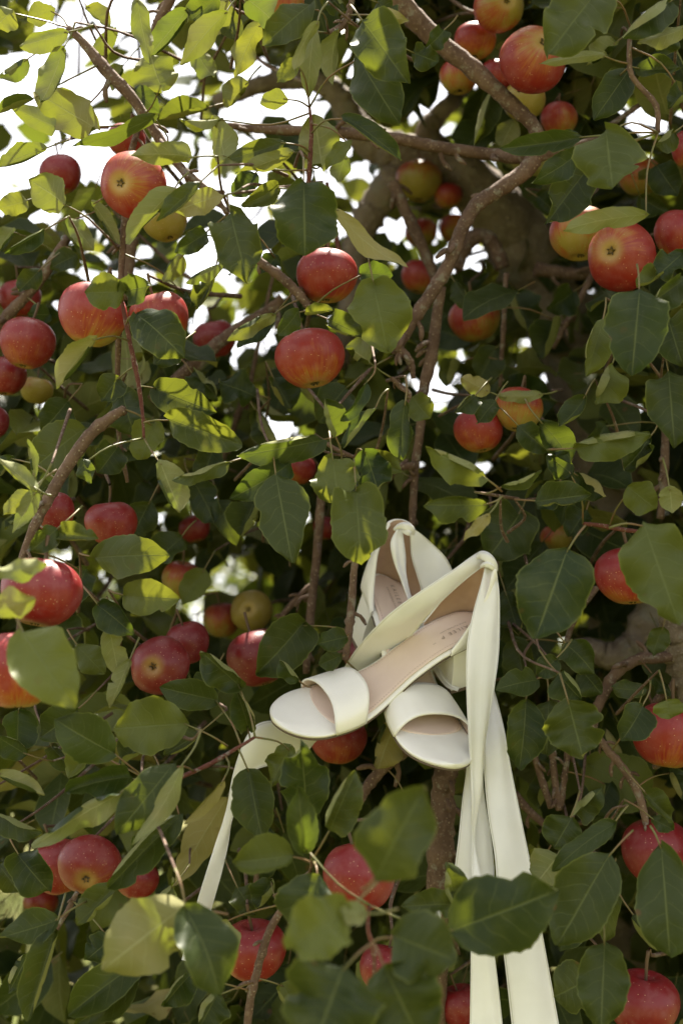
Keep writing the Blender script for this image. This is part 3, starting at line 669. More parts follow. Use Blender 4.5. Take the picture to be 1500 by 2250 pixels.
 (1110,1300,1140,1400,80,1.42,'T'), (1320,1600,1370,1680,70,1.45,'T'), (1430,1480,1480,1530,40,1.4,'T'), (1180,1610,1230,1660,60,1.42,'T'),
 # bottom left
 (266,1744,70,1862,68,1.1,'U',10,.1,.8), (292,1708,145,1742,82,1.16,'T'), (382,1678,258,1832,92,1.1,'T',0), (402,1678,290,1858,42,1.08,'U',-25), (402,1788,238,1952,84,1.15,'T',-8),
 (502,1748,384,1946,74,1.38,'U',8), (492,1718,404,1812,34,1.12,'U'), (402,1994,225,2132,152,.97,'U',0,.12,.5,None,(500,2010)), (405,1996,482,2192,122,.96,'T',20), (252,1944,168,2032,74,1.18,'T'),
 (132,2020,-6,2062,72,1.15,'T'), (122,2040,60,2246,84,1.14,'T',0), (332,2098,150,2232,84,1.18,'T'), (300,2130,160,2256,80,1.2,'T'), (420,2140,360,2210,80,1.2,'T'),
 (480,2180,440,2256,80,1.15,'T'), (-5,1790,92,1832,64,1.2,'T'), (40,1880,110,1960,82,1.28,'T'), (-5,1900,40,1960,60,1.3,'T'), (-8,1698,98,1746,44,1.2,'U'),
 (200,1640,150,1710,70,1.2,'T'), (110,1640,160,1700,60,1.3,'T'), (330,1830,290,1890,60,1.25,'T'), (380,1950,330,2000,60,1.3,'T'), (250,2060,190,2110,70,1.25,'T'), (60,2100,20,2180,70,1.3,'T'),
 # bottom middle
 (545,1688,576,1842,88,1.17,'T',-8), (674,1802,660,1638,104,1.12,'T',5), (668,1870,655,1728,66,1.04,'T',0), (724,1826,782,1694,88,1.08,'T',0,None,None,None,(685,1890)), (642,1880,510,1896,98,1.03,'T',0,None,None,None,(680,1895)),
 (702,1922,640,2052,118,1.02,'T',0,None,None,None,(690,1895)), (824,1935,935,1728,150,.84,'T',8,.25,.6), (762,2010,640,2085,130,.84,'T',-10), (862,2056,1004,2112,150,.88,'T',0,.15,None,None,(820,2070)), (756,2122,690,2300,215,.84,'T',0,.12,None,None,(815,2075)),
 (842,2122,925,2290,175,.88,'T',0,.12,None,None,(822,2070)), (1012,1988,880,1992,64,1.12,'T'), (1000,1990,985,1900,66,1.12,'T'), (806,2012,744,2000,54,.84,'U'), (870,1580,830,1690,92,1.36,'U',0),
 (520,1950,560,2010,60,1.3,'T'), (600,1930,560,2000,60,1.28,'T'), (480,2020,520,2100,60,1.15,'U'), (900,1760,860,1850,70,1.35,'T'), (620,2160,660,2230,80,1.2,'T'), (640,1640,600,1720,70,1.25,'T'),
 # bottom right
 (985,2050,1228,1955,170,.97,'T',0,.12,-.5,None,None,((1,.62,.35,.10),)), (1256,1796,1217,1864,88,1.2,'T',0), (1260,1792,1323,1732,62,1.22,'T'), (1340,1875,1224,2078,132,1.1,'T',0,.12,None,None,(1390,1825)), (1452,1856,1472,2104,128,1.1,'T',0,.12,None,None,(1428,1815)),
 (1328,2068,1320,2264,106,1.1,'T',0), (1352,1810,1214,1916,48,1.16,'T',-20), (1420,1745,1476,1800,62,1.2,'T'), (1430,1800,1480,1825,40,1.22,'T'), (1297,2152,1216,2192,112,1.2,'T'),
 (1290,1680,1432,1762,122,1.42,'T'), (1226,1880,1178,1942,92,1.24,'U'), (1350,1960,1330,2070,66,1.2,'T'), (1390,2010,1450,2090,60,1.22,'T'), (1215,1700,1180,1780,60,1.45,'T'),
 (1340,1720,1300,1800,70,1.4,'T'), (1260,2000,1230,2090,80,1.25,'T'), (1150,1950,1200,2030,70,1.42,'T'), (1470,1690,1500,1760,60,1.35,'T'),
]
_area = sorted((a[4] * math.hypot(a[2] - a[0], a[3] - a[1]) for a in LEAVES), reverse=True)[min(297, len(LEAVES) - 1)]
for a in LEAVES:
    if a[4] * math.hypot(a[2] - a[0], a[3] - a[1]) >= _area: leaf(*a)

# ---------------------------------------------------------------- the pair of sandals
def interp(x, xs, ys):
    """smooth monotone-ish interpolation"""
    xs = np.asarray(xs); ys = np.asarray(ys); m = np.gradient(ys, xs)
    x = np.asarray(x, float); i = np.clip(np.searchsorted(xs, x) - 1, 0, len(xs) - 2)
    h = xs[i + 1] - xs[i]; t = np.clip((x - xs[i]) / h, 0, 1)
    return ((2 * t**3 - 3 * t**2 + 1) * ys[i] + (t**3 - 2 * t**2 + t) * h * m[i] + (-2 * t**3 + 3 * t**2) * ys[i + 1] + (t**3 - t**2) * h * m[i + 1])
def hw(x):
    x = np.asarray(x, float)
    body = interp(x, [0, .025, .045, .075, .11, .14, .165, .185, .205, .222, .232], [.0240, .0262, .0270, .0262, .0272, .0335, .0385, .0392, .0392, .0380, .0370])
    rb = np.sqrt(np.clip(1 - (1 - np.clip(x / .026, 0, 1)) ** 2, 0, 1))
    rt = np.sqrt(np.clip(1 - (np.clip((x - .186) / .046, 0, 1)) ** 2.0, 0, 1))
    return body * rb * rt
def zf(x): return interp(x, [0, .03, .06, .09, .12, .145, .165, .19, .215, .232], [.064, .0625, .055, .040, .0215, .0115, .0085, .0082, .0095, .0125])

def slab(x0, x1, inset, ztop, zbot, mat, name, parent, ny=8, nx=60, dome=0., edge=.0022, front=0.):
    """a sheet of the sole: outline of the footbed moved in by inset, between two heights above the footbed line"""
    t = np.linspace(0, 1, nx); xs = x0 + (x1 - x0) * (.5 - .5 * np.cos(math.pi * t))
    wd = np.maximum(hw(xs) - inset, .0004)
    if x0 > 0: wd = hw(xs) - inset
    if inset and x0 <= inset: wd = np.maximum(hw((xs - x0) / (x1 - x0) * (x1 + 0) * 1.0) - inset, .0004)
    if front:     # round the cut end
        wd = np.maximum(wd * np.sqrt(np.clip(1 - np.clip((xs - (x1 - front)) / front, 0, 1) ** 2.4, 0, 1)), .0004)
    v = np.linspace(-1, 1, ny + 1)
    V = []; n = ny + 1
    zc = zf(xs)
    rings = []
    # top grid
    top = np.stack([np.repeat(xs[:, None], n, 1), v[None] * np.maximum(wd[:, None] - edge * .5, .0002), zc[:, None] + ztop + dome * (v[None] ** 2) - .35 * edge * (np.abs(v[None]) > .99)], -1)
    bot = np.stack([np.repeat(xs[:, None], n, 1), v[None] * np.maximum(wd[:, None] - edge * .35, .0002), np.repeat((zc + zbot)[:, None], n, 1)], -1)
    mid = np.stack([np.stack([xs, -wd, zc + (ztop + zbot) / 2], -1), np.stack([xs, wd, zc + (ztop + zbot) / 2], -1)], 1)
    V = np.vstack([top.reshape(-1, 3), bot.reshape(-1, 3), mid.reshape(-1, 3)]); o = nx * n; o2 = 2 * o
    F = []
    for i in range(nx - 1):
        for j in range(ny):
            a = i * n + j
            F.append((a, a + n, a + n + 1, a + 1)); F.append((o + a, o + a + 1, o + a + n + 1, o + a + n))
        for s, j in ((0, 0), (1, ny)):
            a = i * n + j; m0 = o2 + i * 2 + s; m1 = m0 + 2
            q1 = (a, m0, m1, a + n); q2 = (m0, o + a, o + a + n, m1)
            F += [q1, q2] if s == 0 else [q1[::-1], q2[::-1]]
    for i in (0, nx - 1):
        ring = [i * n + j for j in range(n)] + [o2 + i * 2 + 1] + [o + i * n + j for j in range(ny, -1, -1)] + [o2 + i * 2]
        F.append(tuple(ring) if i == 0 else tuple(ring[::-1]))
    return link(name, mesh(name, V, F, [mat]), parent)

def shell(outer, inner, mats, name, parent):
    """two grids joined into a closed skin; outer uses slot 0, inner slot 1"""
    a, b, _ = outer.shape; N = a * b
    V = np.vstack([outer.reshape(-1, 3), inner.reshape(-1, 3)]); F = []; M = []
    for i in range(a - 1):
        for j in range(b - 1):
            k = i * b + j
            F.append((k, k + 1, k + b + 1, k + b)); M.append(0)
            F.append((N + k, N + k + b, N + k + b + 1, N + k + 1)); M.append(1)
    for i in range(a - 1):
        for j in (0, b - 1):
            k = i * b + j; f = (k, k + b, N + k + b, N + k)
            F.append(f if j == 0 else f[::-1]); M.append(0)
    for j in range(b - 1):
        for i in (0, a - 1):
            k = i * b + j; f = (k, N + k, N + k + 1, k + 1)
            F.append(f if i == 0 else f[::-1]); M.append(0)
    return link(name, mesh(name, V, F, mats, M), parent)

def cam_to_world(q): return CAM + q[..., 0:1] * RIGHT - q[..., 1:2] * UP + q[..., 2:3] * FWD
def rodr(r):
    r = np.array(r); th = np.linalg.norm(r); k = r / th
    K = np.array([[0, -k[2], k[1]], [k[2], 0, -k[0]], [-k[1], k[0], 0]])
    return np.eye(3) + math.sin(th) * K + (1 - math.cos(th)) * K @ K

def sandal(pose, scale, label):
    Rm = rodr(pose[:3]); t = np.array(pose[3:]) * scale
    def tw(p): return cam_to_world((np.asarray(p, float) @ Rm.T) * scale + t)
    o = tw([0, 0, 0]); ax = [tw(v) - o for v in np.eye(3)]
    e = link('sandal', None); e.matrix_world = frame(ax[0], ax[1], ax[2], o)
    tag(e, label, 'sandal', 'pair of ivory satin sandals')
    # sole
    slab(0, .232, .0006, -.0056, -.0082, M_SOLE, 'outsole', e)
    slab(0, .232, .0, .0, -.0058, M_SATIN, 'footbed', e, dome=-.0006, edge=.004)
    ins = slab(.004, .186, .0042, .0010, -.0006, M_INSOLE, 'insole', e, edge=.001, front=.016)
    # stitches along the insole
    SV, SF = [], []
    xs = np.linspace(.012, .178, 64)
    for s in (-1, 1):
        for x in xs:
            x2 = x + .0015
            f = 1 if x < .170 else math.sqrt(max(0, 1 - ((x - .170) / .016) ** 2.4))
            y = s * ((hw(x) - .0042) * f - .0032); y2 = s * ((hw(x2) - .0042) * (1 if x2 < .170 else math.sqrt(max(0, 1 - ((x2 - .170) / .016) ** 2.4))) - .0032)
            z = float(zf(x)) + .00135; b = len(SV)
            for (xx, yy, zz) in ((x, y - .0002, z), (x2, y2 - .0002, float(zf(x2)) + .00135), (x2, y2 + .0002, float(zf(x2)) + .00135), (x, y + .0002, z)): SV.append((xx, float(yy), zz))
            SF.append((b, b + 1, b + 2, b + 3))
    st = link('stitching', mesh('stitching', SV, SF, [M_THREAD], smooth=False), ins); st['kind'] = 'stuff'
    # lettering stamped near the heel
    for txt, size, x0, y0, sp in (('KAILEE P', .0064, .022, .0035, 1.45), ('TM', .0022, .0635, .0062, 1.0), ('www.kaileep.com', .0032, .026, -.002, 1.25)):
        cu = bpy.data.curves.new('lettering', 'FONT'); cu.body = txt; cu.size = size; cu.space_character = sp
        to = bpy.data.objects.new('lettering_curve', cu); COL.objects.link(to)
        bpy.context.view_layer.update()
        me = bpy.data.meshes.new_from_object(to.evaluated_get(bpy.context.evaluated_depsgraph_get()))
        bpy.data.objects.remove(to)
        co = np.zeros(len(me.vertices) * 3); me.vertices.foreach_get('co', co); co = co.reshape(-1, 3)
        X = x0 + co[:, 0]; P = np.stack([X, y0 + co[:, 1], zf(X) + .00155], -1)
        me.vertices.foreach_set('co', P.ravel().astype(np.float32)); me.materials.clear(); me.materials.append(M_INK)
        me.name = 'lettering'; me.update()
        link('lettering', me, ins)
    # toe strap
    nu, nv = 12, 30
    def strap(off):
        g = np.zeros((nu, nv, 3))
        for i, a in enumerate(np.linspace(0, 1, nu)):
            for j, b in enumerate(np.linspace(0, math.pi, nv)):
                x = .151 + .033 * a + .006 * math.sin(b) * (a - .3)
                w_ = float(hw(min(max(x, .150), .19))) + .0006 + off
                hgt = .0215 - .003 * a + off
                y = -w_ * math.copysign(abs(math.cos(b)) ** .80, math.cos(b))
                z = float(zf(x)) - .004 + (hgt + .004) * math.sin(b) ** .86
                g[i, j] = (x - .010 * math.sin(b) ** 2, y, z + .0006 * math.sin(a * 3.14))
        return g
    so = shell(strap(.0009)[:, ::-1], strap(-.0009)[:, ::-1], [M_SATIN, M_INSOLE], 'toe_strap', e)
    # heel counter, open at the front, rising to a peak at the back
    xs1 = .058 * (.5 - .5 * np.cos(np.linspace(0, math.pi, 26)))
    per = [(x, -1) for x in xs1[::-1]] + [(x, 1) for x in xs1[1:]]
    def counter(off):
        g = np.zeros((len(per), 9, 3))
        for i, (x, s) in enumerate(per):
            hh = float(interp(x, [0, .006, .014, .024, .036, .048, .058], [.066, .0615, .050, .036, .0215, .009, .0015]))
            for j, a in enumerate(np.linspace(0, 1, 9)):
                y = s * (float(hw(x)) + off) * (1 - .20 * (a * hh / .066) ** 1.4 * (1 if x > .004 else 0)) * (1 + .07 * math.sin(a * 3.14))
                g[i, j] = (x - off * (1 if x < .01 else 0) - .006 * (a * hh / .066) ** 2 * 0 + .004 * a * (hh / .066) * 1.0 - .004 * math.sin(a * 3.14) * max(0, 1 - x / .03), y, float(zf(x)) - .005 + (hh + .005) * a)
        return g
    c = shell(counter(.0012), counter(-.0008), [M_SATIN, M_SUEDE], 'heel_counter', e)
    # block heel
    rows = []
    for a in np.linspace(0, 1, 8):
        sc_ = 1 - .16 * a + .05 * math.sin(a * 3.14)
        loop = []
        for x in np.linspace(.050, .0006, 14): loop.append((x, -1))
        for x in np.linspace(.0006, .050, 14): loop.append((x, 1))
        P = []
        for x, s in loop:
            y = s * (float(hw(x)) - .0012) * sc_
            xx = .004 + x * (1 - .10 * a) + .002 * a
            P.append((xx, y, (float(zf(x)) - .0082) * (1 - a) + .004 * a))
        rows.append(P)
    m = len(rows[0]); V = np.array(rows).reshape(-1, 3)
    F = [(i * m + j, i * m + (j + 1) % m, (i + 1) * m + (j + 1) % m, (i + 1) * m + j) for i in range(7) for j in range(m)]
    F.append(tuple(7 * m + j for j in range(m)))
    hb = link('block_heel', mesh('block_heel', V, [f[::-1] for f in F], [M_SATIN], smooth=False), e)
    lo = np.array(rows[-1]); V2 = np.vstack([lo, lo - (0, 0, .004)])
    F2 = [(j, m + j, m + (j + 1) % m, (j + 1) % m) for j in range(m)] + [tuple(m + j for j in range(m))[::-1]]
    link('heel_tip', mesh('heel_tip', V2, F2, [M_SOLE], smooth=False), hb)
    return e, np.linalg.inv(np.array([[*ax[0]], [*ax[1]], [*ax[2]]])), o

def ribbon(owner, left, right, n=70, m=8, bulge=.06, pleat=0.0, name='ribbon', seed=1):
    """left / right: edge points (x, y, depth)"""
    e, inv, o = owner
    Lw = catmull([at(*p) for p in left], n); Rw = catmull([at(*p) for p in right], n)
    T = np.gradient((Lw + Rw) / 2, axis=0); T /= np.linalg.norm(T, axis=1)[:, None] + 1e-9
    W = Rw - Lw; N = np.cross(W, T); ln = np.linalg.norm(N, axis=1)[:, None] + 1e-9; N /= ln
    flip = np.sign((N * (CAM - Lw)).sum(1))[:, None]; N = N * np.where(flip == 0, 1, flip)
    q = np.random.RandomState(seed); ph = q.uniform(0, 6, 3)
    v = np.linspace(0, 1, m + 1); V = []
    wl = np.linalg.norm(W, axis=1)
    for k in v:
        prof = math.sin(math.pi * k) * bulge + pleat * math.sin(k * 3 * math.pi + ph[0])
        wob = .035 * np.sin(np.linspace(0, 7, n) + ph[1] + 4 * k) + .018 * np.sin(np.linspace(0, 19, n) + ph[2] + 7 * k)
        V.append(Lw + W * k + N * ((prof + wob) * np.maximum(wl, .006))[:, None])
    V = np.stack(V, 1); d = .00022
    both = np.stack([V + N[:, None] * d, V - N[:, None] * d])
    fr = both[0]; bk = both[1]
    uvg = np.stack([np.repeat(np.linspace(0, 1, n)[:, None], m + 1, 1), np.repeat(v[None], n, 0)], -1).reshape(-1, 2)
    a, b = n, m + 1; Nn = a * b
    VV = (np.vstack([fr.reshape(-1, 3), bk.reshape(-1, 3)]) - o) @ inv
    i, j = np.meshgrid(np.arange(a - 1), np.arange(b - 1), indexing='ij'); k = (i * b + j).ravel()
    F = [np.stack([k, k + b, k + b + 1, k + 1], 1), Nn + np.stack([k, k + 1, k + b + 1, k + b], 1)]
    for jj in (0, b - 1):
        k = np.arange(a - 1) * b + jj; F.append(np.stack([k, Nn + k, Nn + k + b, k + b], 1))
    me = mesh(name, VV, np.vstack(F), [M_RIB], uv=np.vstack([uvg, uvg]))
    ob = link(name, me, e)
    S = catmull(np.c_[(np.array(left) + np.array(right)) / 2, [math.hypot(a_[0] - b_[0], a_[1] - b_[1]) / 2 for a_, b_ in zip(left, right)]], 40)
    KEEP.extend([(s[0], s[1], s[3] + 12, s[2] + .01) for s in S])
    return ob
def knot(owner, loops):
    """the tied lump: short bulging loops of gathered ribbon"""
    e, inv, o = owner; Vs, Fs = [], []; off = 0
    for pts in loops:
        C = catmull([(*at(x, y, d), r / FOC * d) for x, y, r, d in pts], 16); a, b = 16, 14
        ctr = C[:, :3]; T = np.gradient(ctr, axis=0); T /= np.linalg.norm(T, axis=1)[:, None]
        for i in range(a):
            n1 = unit(np.cross(T[i], FWD)); n2 = np.cross(T[i], n1)
            end = .35 + .65 * math.sin(math.pi * (i + .6) / (a + .2)) ** .5
            for j in range(b):
                p = 2 * math.pi * j / b; k = .8 * C[i, 3] * end * (1 + .13 * math.cos(4 * p + i * .25) + .06 * math.cos(9 * p))
                Vs.append(ctr[i] + n1 * math.cos(p) * k + n2 * math.sin(p) * k * .75)
        Fs += [(off + i * b + j, off + i * b + (j + 1) % b, off + (i + 1) * b + (j + 1) % b, off + (i + 1) * b + j) for i in range(a - 1) for j in range(b)]
        off += a * b
    VV = (np.array(Vs) - o) @ inv
    return link('ribbon_knot', mesh('ribbon_knot', VV, np.array(Fs), [M_RIB], uv=np.tile([.5, .5], (len(VV), 1))), e)

SA = sandal([0.5351, 2.4593, -1.4294, 0.144, 0.1595, 1.4327], .97, 'ivory satin sandal lying across its mate, open toe strap resting over an apple')
SB = sandal([1.5876, 1.3074, -0.4641, 0.019, 0.1161, 1.4577], 1.0, 'ivory satin sandal hanging behind its mate, toe pointing down at the grey stem')

# ribbons of the sandal lying across
z = 1.335
ribbon(SA, [(1058, 1214, 1.34), (1046, 1216, 1.335), (1000, 1248, 1.32), (917, 1302, 1.31), (841, 1358, 1.32), (798, 1406, 1.34), (757, 1472, 1.37), (735, 1520, 1.40)],
           [(1068, 1252, 1.34), (1058, 1248, 1.335), (1010, 1285, 1.33), (960, 1335, 1.33), (915, 1384, 1.35), (875, 1425, 1.37), (830, 1480, 1.40), (790, 1540, 1.42)], bulge=.10, seed=3)
ribbon(SA, [(722, 1570, 1.40), (690, 1582, 1.385), (640, 1590, 1.365), (592, 1586, 1.35), (556, 1600, 1.34), (530, 1640, 1.335), (511, 1700, 1.33), (496, 1780, 1.325), (470, 1860, 1.32), (442, 1950, 1.31), (418, 2040, 1.30), (400, 2110, 1.29)],
           [(726, 1585, 1.405), (694, 1626, 1.395), (648, 1672, 1.38), (592, 1682, 1.36), (550, 1700, 1.345), (528, 1742, 1.345), (515, 1795, 1.34), (504, 1850, 1.335), (486, 1920, 1.325), (466, 1990, 1.32), (448, 2060, 1.31), (433, 2120, 1.30)], bulge=.08, seed=4)
ribbon(SA, [(1066, 1240, 1.325), (1055, 1285, 1.318), (1037, 1350, 1.31), (1024, 1420, 1.305), (1022, 1500, 1.30), (1025, 1600, 1.295), (1030, 1690, 1.29), (1034, 1760, 1.285), (1036, 1830, 1.287), (1035, 1890, 1.28), (1035, 1960, 1.272), (1034, 2050, 1.265), (1033, 2150, 1.26), (1030, 2290, 1.25)],
           [(1088, 1244, 1.328), (1097, 1295, 1.322), (1100, 1355, 1.318), (1098, 1430, 1.312), (1089, 1500, 1.306), (1080, 1560, 1.304), (1068, 1640, 1.302), (1060, 1730, 1.30), (1043, 1830, 1.296), (1048, 1885, 1.288), (1064, 1955, 1.276), (1080, 2050, 1.27), (1093, 2150, 1.265), (1109, 2290, 1.255)], n=110, bulge=.07, pleat=.05, seed=5)
knot(SA, [[(1046, 1226, 9, 1.335), (1058, 1220, 12, 1.326), (1072, 1226, 13, 1.32), (1084, 1240, 12, 1.32), (1090, 1254, 8, 1.325)], [(1056, 1246, 6, 1.328), (1068, 1240, 8, 1.318), (1082, 1246, 8, 1.318), (1088, 1258, 6, 1.322)]])
# ribbons of the sandal behind
ribbon(SB, [(893, 1166, 1.385), (900, 1180, 1.385), (903, 1224, 1.39), (917, 1269, 1.395), (932, 1310, 1.40), (958, 1378, 1.41), (1000, 1470, 1.405), (1040, 1540, 1.375), (1062, 1620, 1.335), (1063, 1690, 1.32), (1071, 1790, 1.31), (1085, 1890, 1.30), (1091, 2000, 1.29), (1108, 2120, 1.28), (1128, 2290, 1.265)],
           [(905, 1160, 1.385), (926, 1174, 1.39), (950, 1196, 1.40), (978, 1225, 1.405), (996, 1262, 1.41), (1018, 1330, 1.415), (1050, 1420, 1.40), (1080, 1500, 1.37), (1106, 1595, 1.34), (1122, 1680, 1.33), (1148, 1810, 1.32), (1172, 1930, 1.31), (1190, 2040, 1.30), (1210, 2150, 1.29), (1234, 2290, 1.275)], n=110, bulge=.10, seed=6)
ribbon(SB, [(874, 1158, 1.378), (860, 1185, 1.372), (858, 1208, 1.37), (865, 1240, 1.37), (878, 1274, 1.37), (893, 1314, 1.37), (912, 1360, 1.375), (935, 1420, 1.385), (950, 1468, 1.375), (978, 1508, 1.355), (1005, 1520, 1.345)],
           [(882, 1156, 1.382), (888, 1188, 1.38), (892, 1224, 1.378), (893, 1262, 1.378), (898, 1302, 1.378), (908, 1330, 1.378), (928, 1375, 1.38), (952, 1420, 1.385), (962, 1455, 1.37), (985, 1498, 1.352), (1010, 1512, 1.345)], bulge=.16, pleat=.08, seed=7)
ribbon(SB, [(1024, 1620, 1.345), (1024, 1690, 1.335), (1016, 1760, 1.325), (1008, 1850, 1.315), (1000, 1940, 1.31), (1002, 1985, 1.30), (1005, 2030, 1.29)],
           [(1062, 1620, 1.345), (1060, 1690, 1.335), (1064, 1760, 1.33), (1076, 1850, 1.325), (1082, 1920, 1.32), (1076, 1980, 1.31), (1066, 2030, 1.30)], bulge=.12, pleat=.10, seed=8)
knot(SB, [[(866, 1164, 7, 1.382), (878, 1156, 8, 1.375), (892, 1156, 11, 1.37), (904, 1163, 11, 1.37), (908, 1174, 8, 1.378)], [(884, 1166, 6, 1.374), (896, 1170, 8, 1.368), (904, 1172, 6, 1.374)]])

# ---------------------------------------------------------------- the rest of the crown: leaves nobody could count, and their twigs
for (x, y, r_, d_) in ((700, 1560, 120, 1.40), (830, 1500, 120, 1.42), (960, 1420, 110, 1.45), (950, 1600, 90, 1.40), (870, 1280, 80, 1.47), (1020, 1300, 80, 1.47), (820, 1380, 60, 1.47)):
    KEEP.append((x, y, r_, d_))
# openings in the crown: x, y, half width, half height, share of leaves kept
GAPS = [(290, 290, 320, 330, .42), (430, 480, 90, 70, .12), (100, 250, 160, 140, .06), (60, 410, 110, 60, .15), (250, 60, 120, 80, .15), (640, 230, 75, 45, .05), (520, 280, 60, 60, .35), (590, 520, 60, 60, .2), (560, 640, 50, 30, .25), (750, 430, 55, 90, .15),
        (450, 130, 60, 60, .2), (870, 520, 60, 50, .25), (1040, 540, 50, 45, .15), (1080, 480, 40, 40, .3), (400, 660, 40, 40, .35), (550, 745, 28, 22, .1), (660, 960, 20, 28, .1), (965, 830, 22, 40, .1),
        (1195, 800, 40, 18, .15), (1270, 940, 16, 22, .2), (900, 500, 120, 80, .35), (850, 140, 100, 70, .45), (1000, 230, 80, 70, .4), (700, 330, 60, 60, .3), (470, 1300, 70, 45, .12), (560, 1395, 18, 14, .1), (375, 1615, 22, 14, .1), (30, 1960, 40, 60, .15), (150, 1985, 30, 40, .3), (1400, 2070, 70, 60, .15),
        (40, 2180, 50, 70, .3), (1370, 250, 50, 30, .25), (1270, 130, 40, 40, .3), (1185, 1640, 10, 12, .1), (600, 950, 14, 14, .1)]
# sun paths cleared of fill leaves so flecks land on chosen leaves and boughs
SD = np.array(sdir)
SUNHOLES = [(620, 1430, 1.36, .045), (955, 720, 1.5, .035), (800, 900, 1.2, .05), (1020, 890, 1.3, .035), (1060, 160, 1.45, .05), (1105, 415, 1.45, .04), (95, 160, 1.25, .13), (340, 165, 1.3, .11), (150, 250, 1.3, .1),
            (460, 300, 1.25, .08), (380, 440, 1.2, .05), (40, 1285, .97, .06), (150, 1530, .97, .03), (555, 1395, 1.45, .02), (800, 70, 1.17, .02), (1106, 710, 1.6, .02), (140, 800, 1.18, .04),
            (20, 1040, 1.15, .05), (140, 1600, 1.12, .03), (300, 2110, .97, .03), (240, 1780, 1.1, .03), (360, 740, 1.2, .02), (1240, 270, 1.5, .03), (900, 350, 2.0, .05), (800, 290, 2.0, .05), (745, 215, 2.0, .04), (1100, 440, 2.0, .04), (500, 1020, 1.2, .02), (420, 880, 1.25, .03), (200, 1200, 1.2, .03), (650, 1650, 1.1, .02), (420, 1900, 1.3, .03), (470, 1400, 2.6, .15), (60, 520, 1.3, .06), (1045, 845, 1.35, .03)]
CC = np.array((0.40, 2.50, 2.25)); CR = np.array((1.50, 1.40, 1.65))
def accept(P, q):
    x, y, d = proj(P); ok = np.ones(len(P), bool)
    inside = (x > -170) & (x < 1670) & (y > -190) & (y < 2440)
    ok &= ~(inside & (d < 1.49))
    ok &= d > .95
    e = (((P - CC) / CR) ** 2).sum(1); ok &= e < 1
    keep = np.ones(len(P))
    for gx, gy, a, b, k in GAPS:
        m = inside & ((((x - gx) / (a + 38)) ** 2 + ((y - gy) / (b + 38)) ** 2) < 1); keep[m] = np.minimum(keep[m], k)
    # the crown is thin high on the left, where the sun comes in
    thin = (P[:, 0] < -.08 + .08 * (P[:, 2] - 2)) & (P[:, 2] - SD[2] / SD[1] * (P[:, 1] - 1.25) > 1.70); keep[thin] *= .16
    keep[P[:, 2] > 2.45] *= .66
    keep[P[:, 1] > 2.9] *= .55
    for (hx, hy, hd, hr) in SUNHOLES:
        t0 = at(hx, hy, hd); rl = P - t0; tt = rl @ SD
        dist = np.linalg.norm(rl - tt[:, None] * SD, axis=1); keep[(tt > -.02) & (dist < hr * .8 + .024)] *= .04
    KA = np.array(KEEP)
    for i in range(0, len(P), 4000):
        s = slice(i, i + 4000)
        near = (((x[s, None] - KA[:, 0]) ** 2 + (y[s, None] - KA[:, 1]) ** 2) < (KA[:, 2] + 30 * 1.5 / np.maximum(d[s, None], .5)) ** 2) & (d[s, None] < KA[:, 3] + .03)
        keep[s][near.any(1)] *= .03
    return ok & (q.rand(len(P)) < keep)
def fill(n_spurs, per, tmpl, seed, lo=None, hi=None, L0=.050, L1=.085, beam=None):
    q = np.random.RandomState(seed)
    c = CC + (q.rand(n_spurs, 3) * 2 - 1) * CR
    if beam is not None:      # extra spurs added above the frame to block the sun from one place
        c = at(*beam[:3]) + SD * q.uniform(.9, 1.9, (n_spurs, 1)) + q.normal(0, beam[3], (n_spurs, 3))
    if lo is not None: 
        _, _, d = proj(c); c = c[(d > lo) & (d < hi)]
    e = (((c - CC) / CR) ** 2).sum(1); c = c[e < 1]
    B = np.repeat(c, per, 0) + q.normal(0, .012, (len(c) * per, 3)); n = len(B)
    # axis: outward from the spur, drooping; normal: up and outward (towards the open side)
    a = q.normal(0, 1, (n, 3)); out = (B - CC) / CR; out /= np.linalg.norm(out, axis=1)[:, None] + 1e-6
    ax = a * .75 + out * .55 + np.array((0, -.15, -.45)); ax /= np.linalg.norm(ax, axis=1)[:, None]
    nz = np.array((0, 0, .75)) + out * .6 + q.normal(0, .45, (n, 3))
    nz -= ax * (nz * ax).sum(1)[:, None]; nz /= np.linalg.norm(nz, axis=1)[:, None] + 1e-6
    ay = np.cross(nz, ax); L = q.uniform(L0, L1, n)
    base = B + ax * q.uniform(.014, .030, n)[:, None]
    ok = accept(base + ax * (L * .5)[:, None], q)
    base, ax, ay, nz, L, B = base[ok], ax[ok], ay[ok], nz[ok], L[ok], B[ok]; n = len(base)
    k = q.randint(0, len(tmpl), n); rv = q.rand(n)
    Vs, Fs, Us, Rs = [], [], [], []; off = 0
    for t, (TV, TF, TU) in enumerate(tmpl):
        s = np.where(k == t)[0]
        if not len(s): continue
        M = np.stack([ax[s], ay[s], nz[s]], 1) * L[s, None, None]
        V = np.einsum('vi,nij->nvj', TV, M) + base[s, None]
        nv = len(TV)
        Vs.append(V.reshape(-1, 3)); Fs.append((TF[None] + (np.arange(len(s)) * nv)[:, None, None] + off).reshape(-1, 4)); off += len(s) * nv
        Us.append(np.tile(TU, (len(s), 1))); Rs.append(np.repeat(rv[s], nv))
    # petioles: slim three-sided stalks
    side = ay * .0007; up = nz * .0007
    PV = np.stack([base + side, base - side, base + up, B + side * 1.3, B - side * 1.3, B + up * 1.3], 1)
    PF = np.array([(0, 3, 5, 2), (2, 5, 4, 1), (1, 4, 3, 0)])
    PFs = (PF[None] + (np.arange(n) * 6)[:, None, None]).reshape(-1, 4)
    return np.vstack(Vs), np.vstack(Fs), np.vstack(Us), np.concatenate(Rs), PV.reshape(-1, 3), PFs, c
q0 = np.random.RandomState(5)
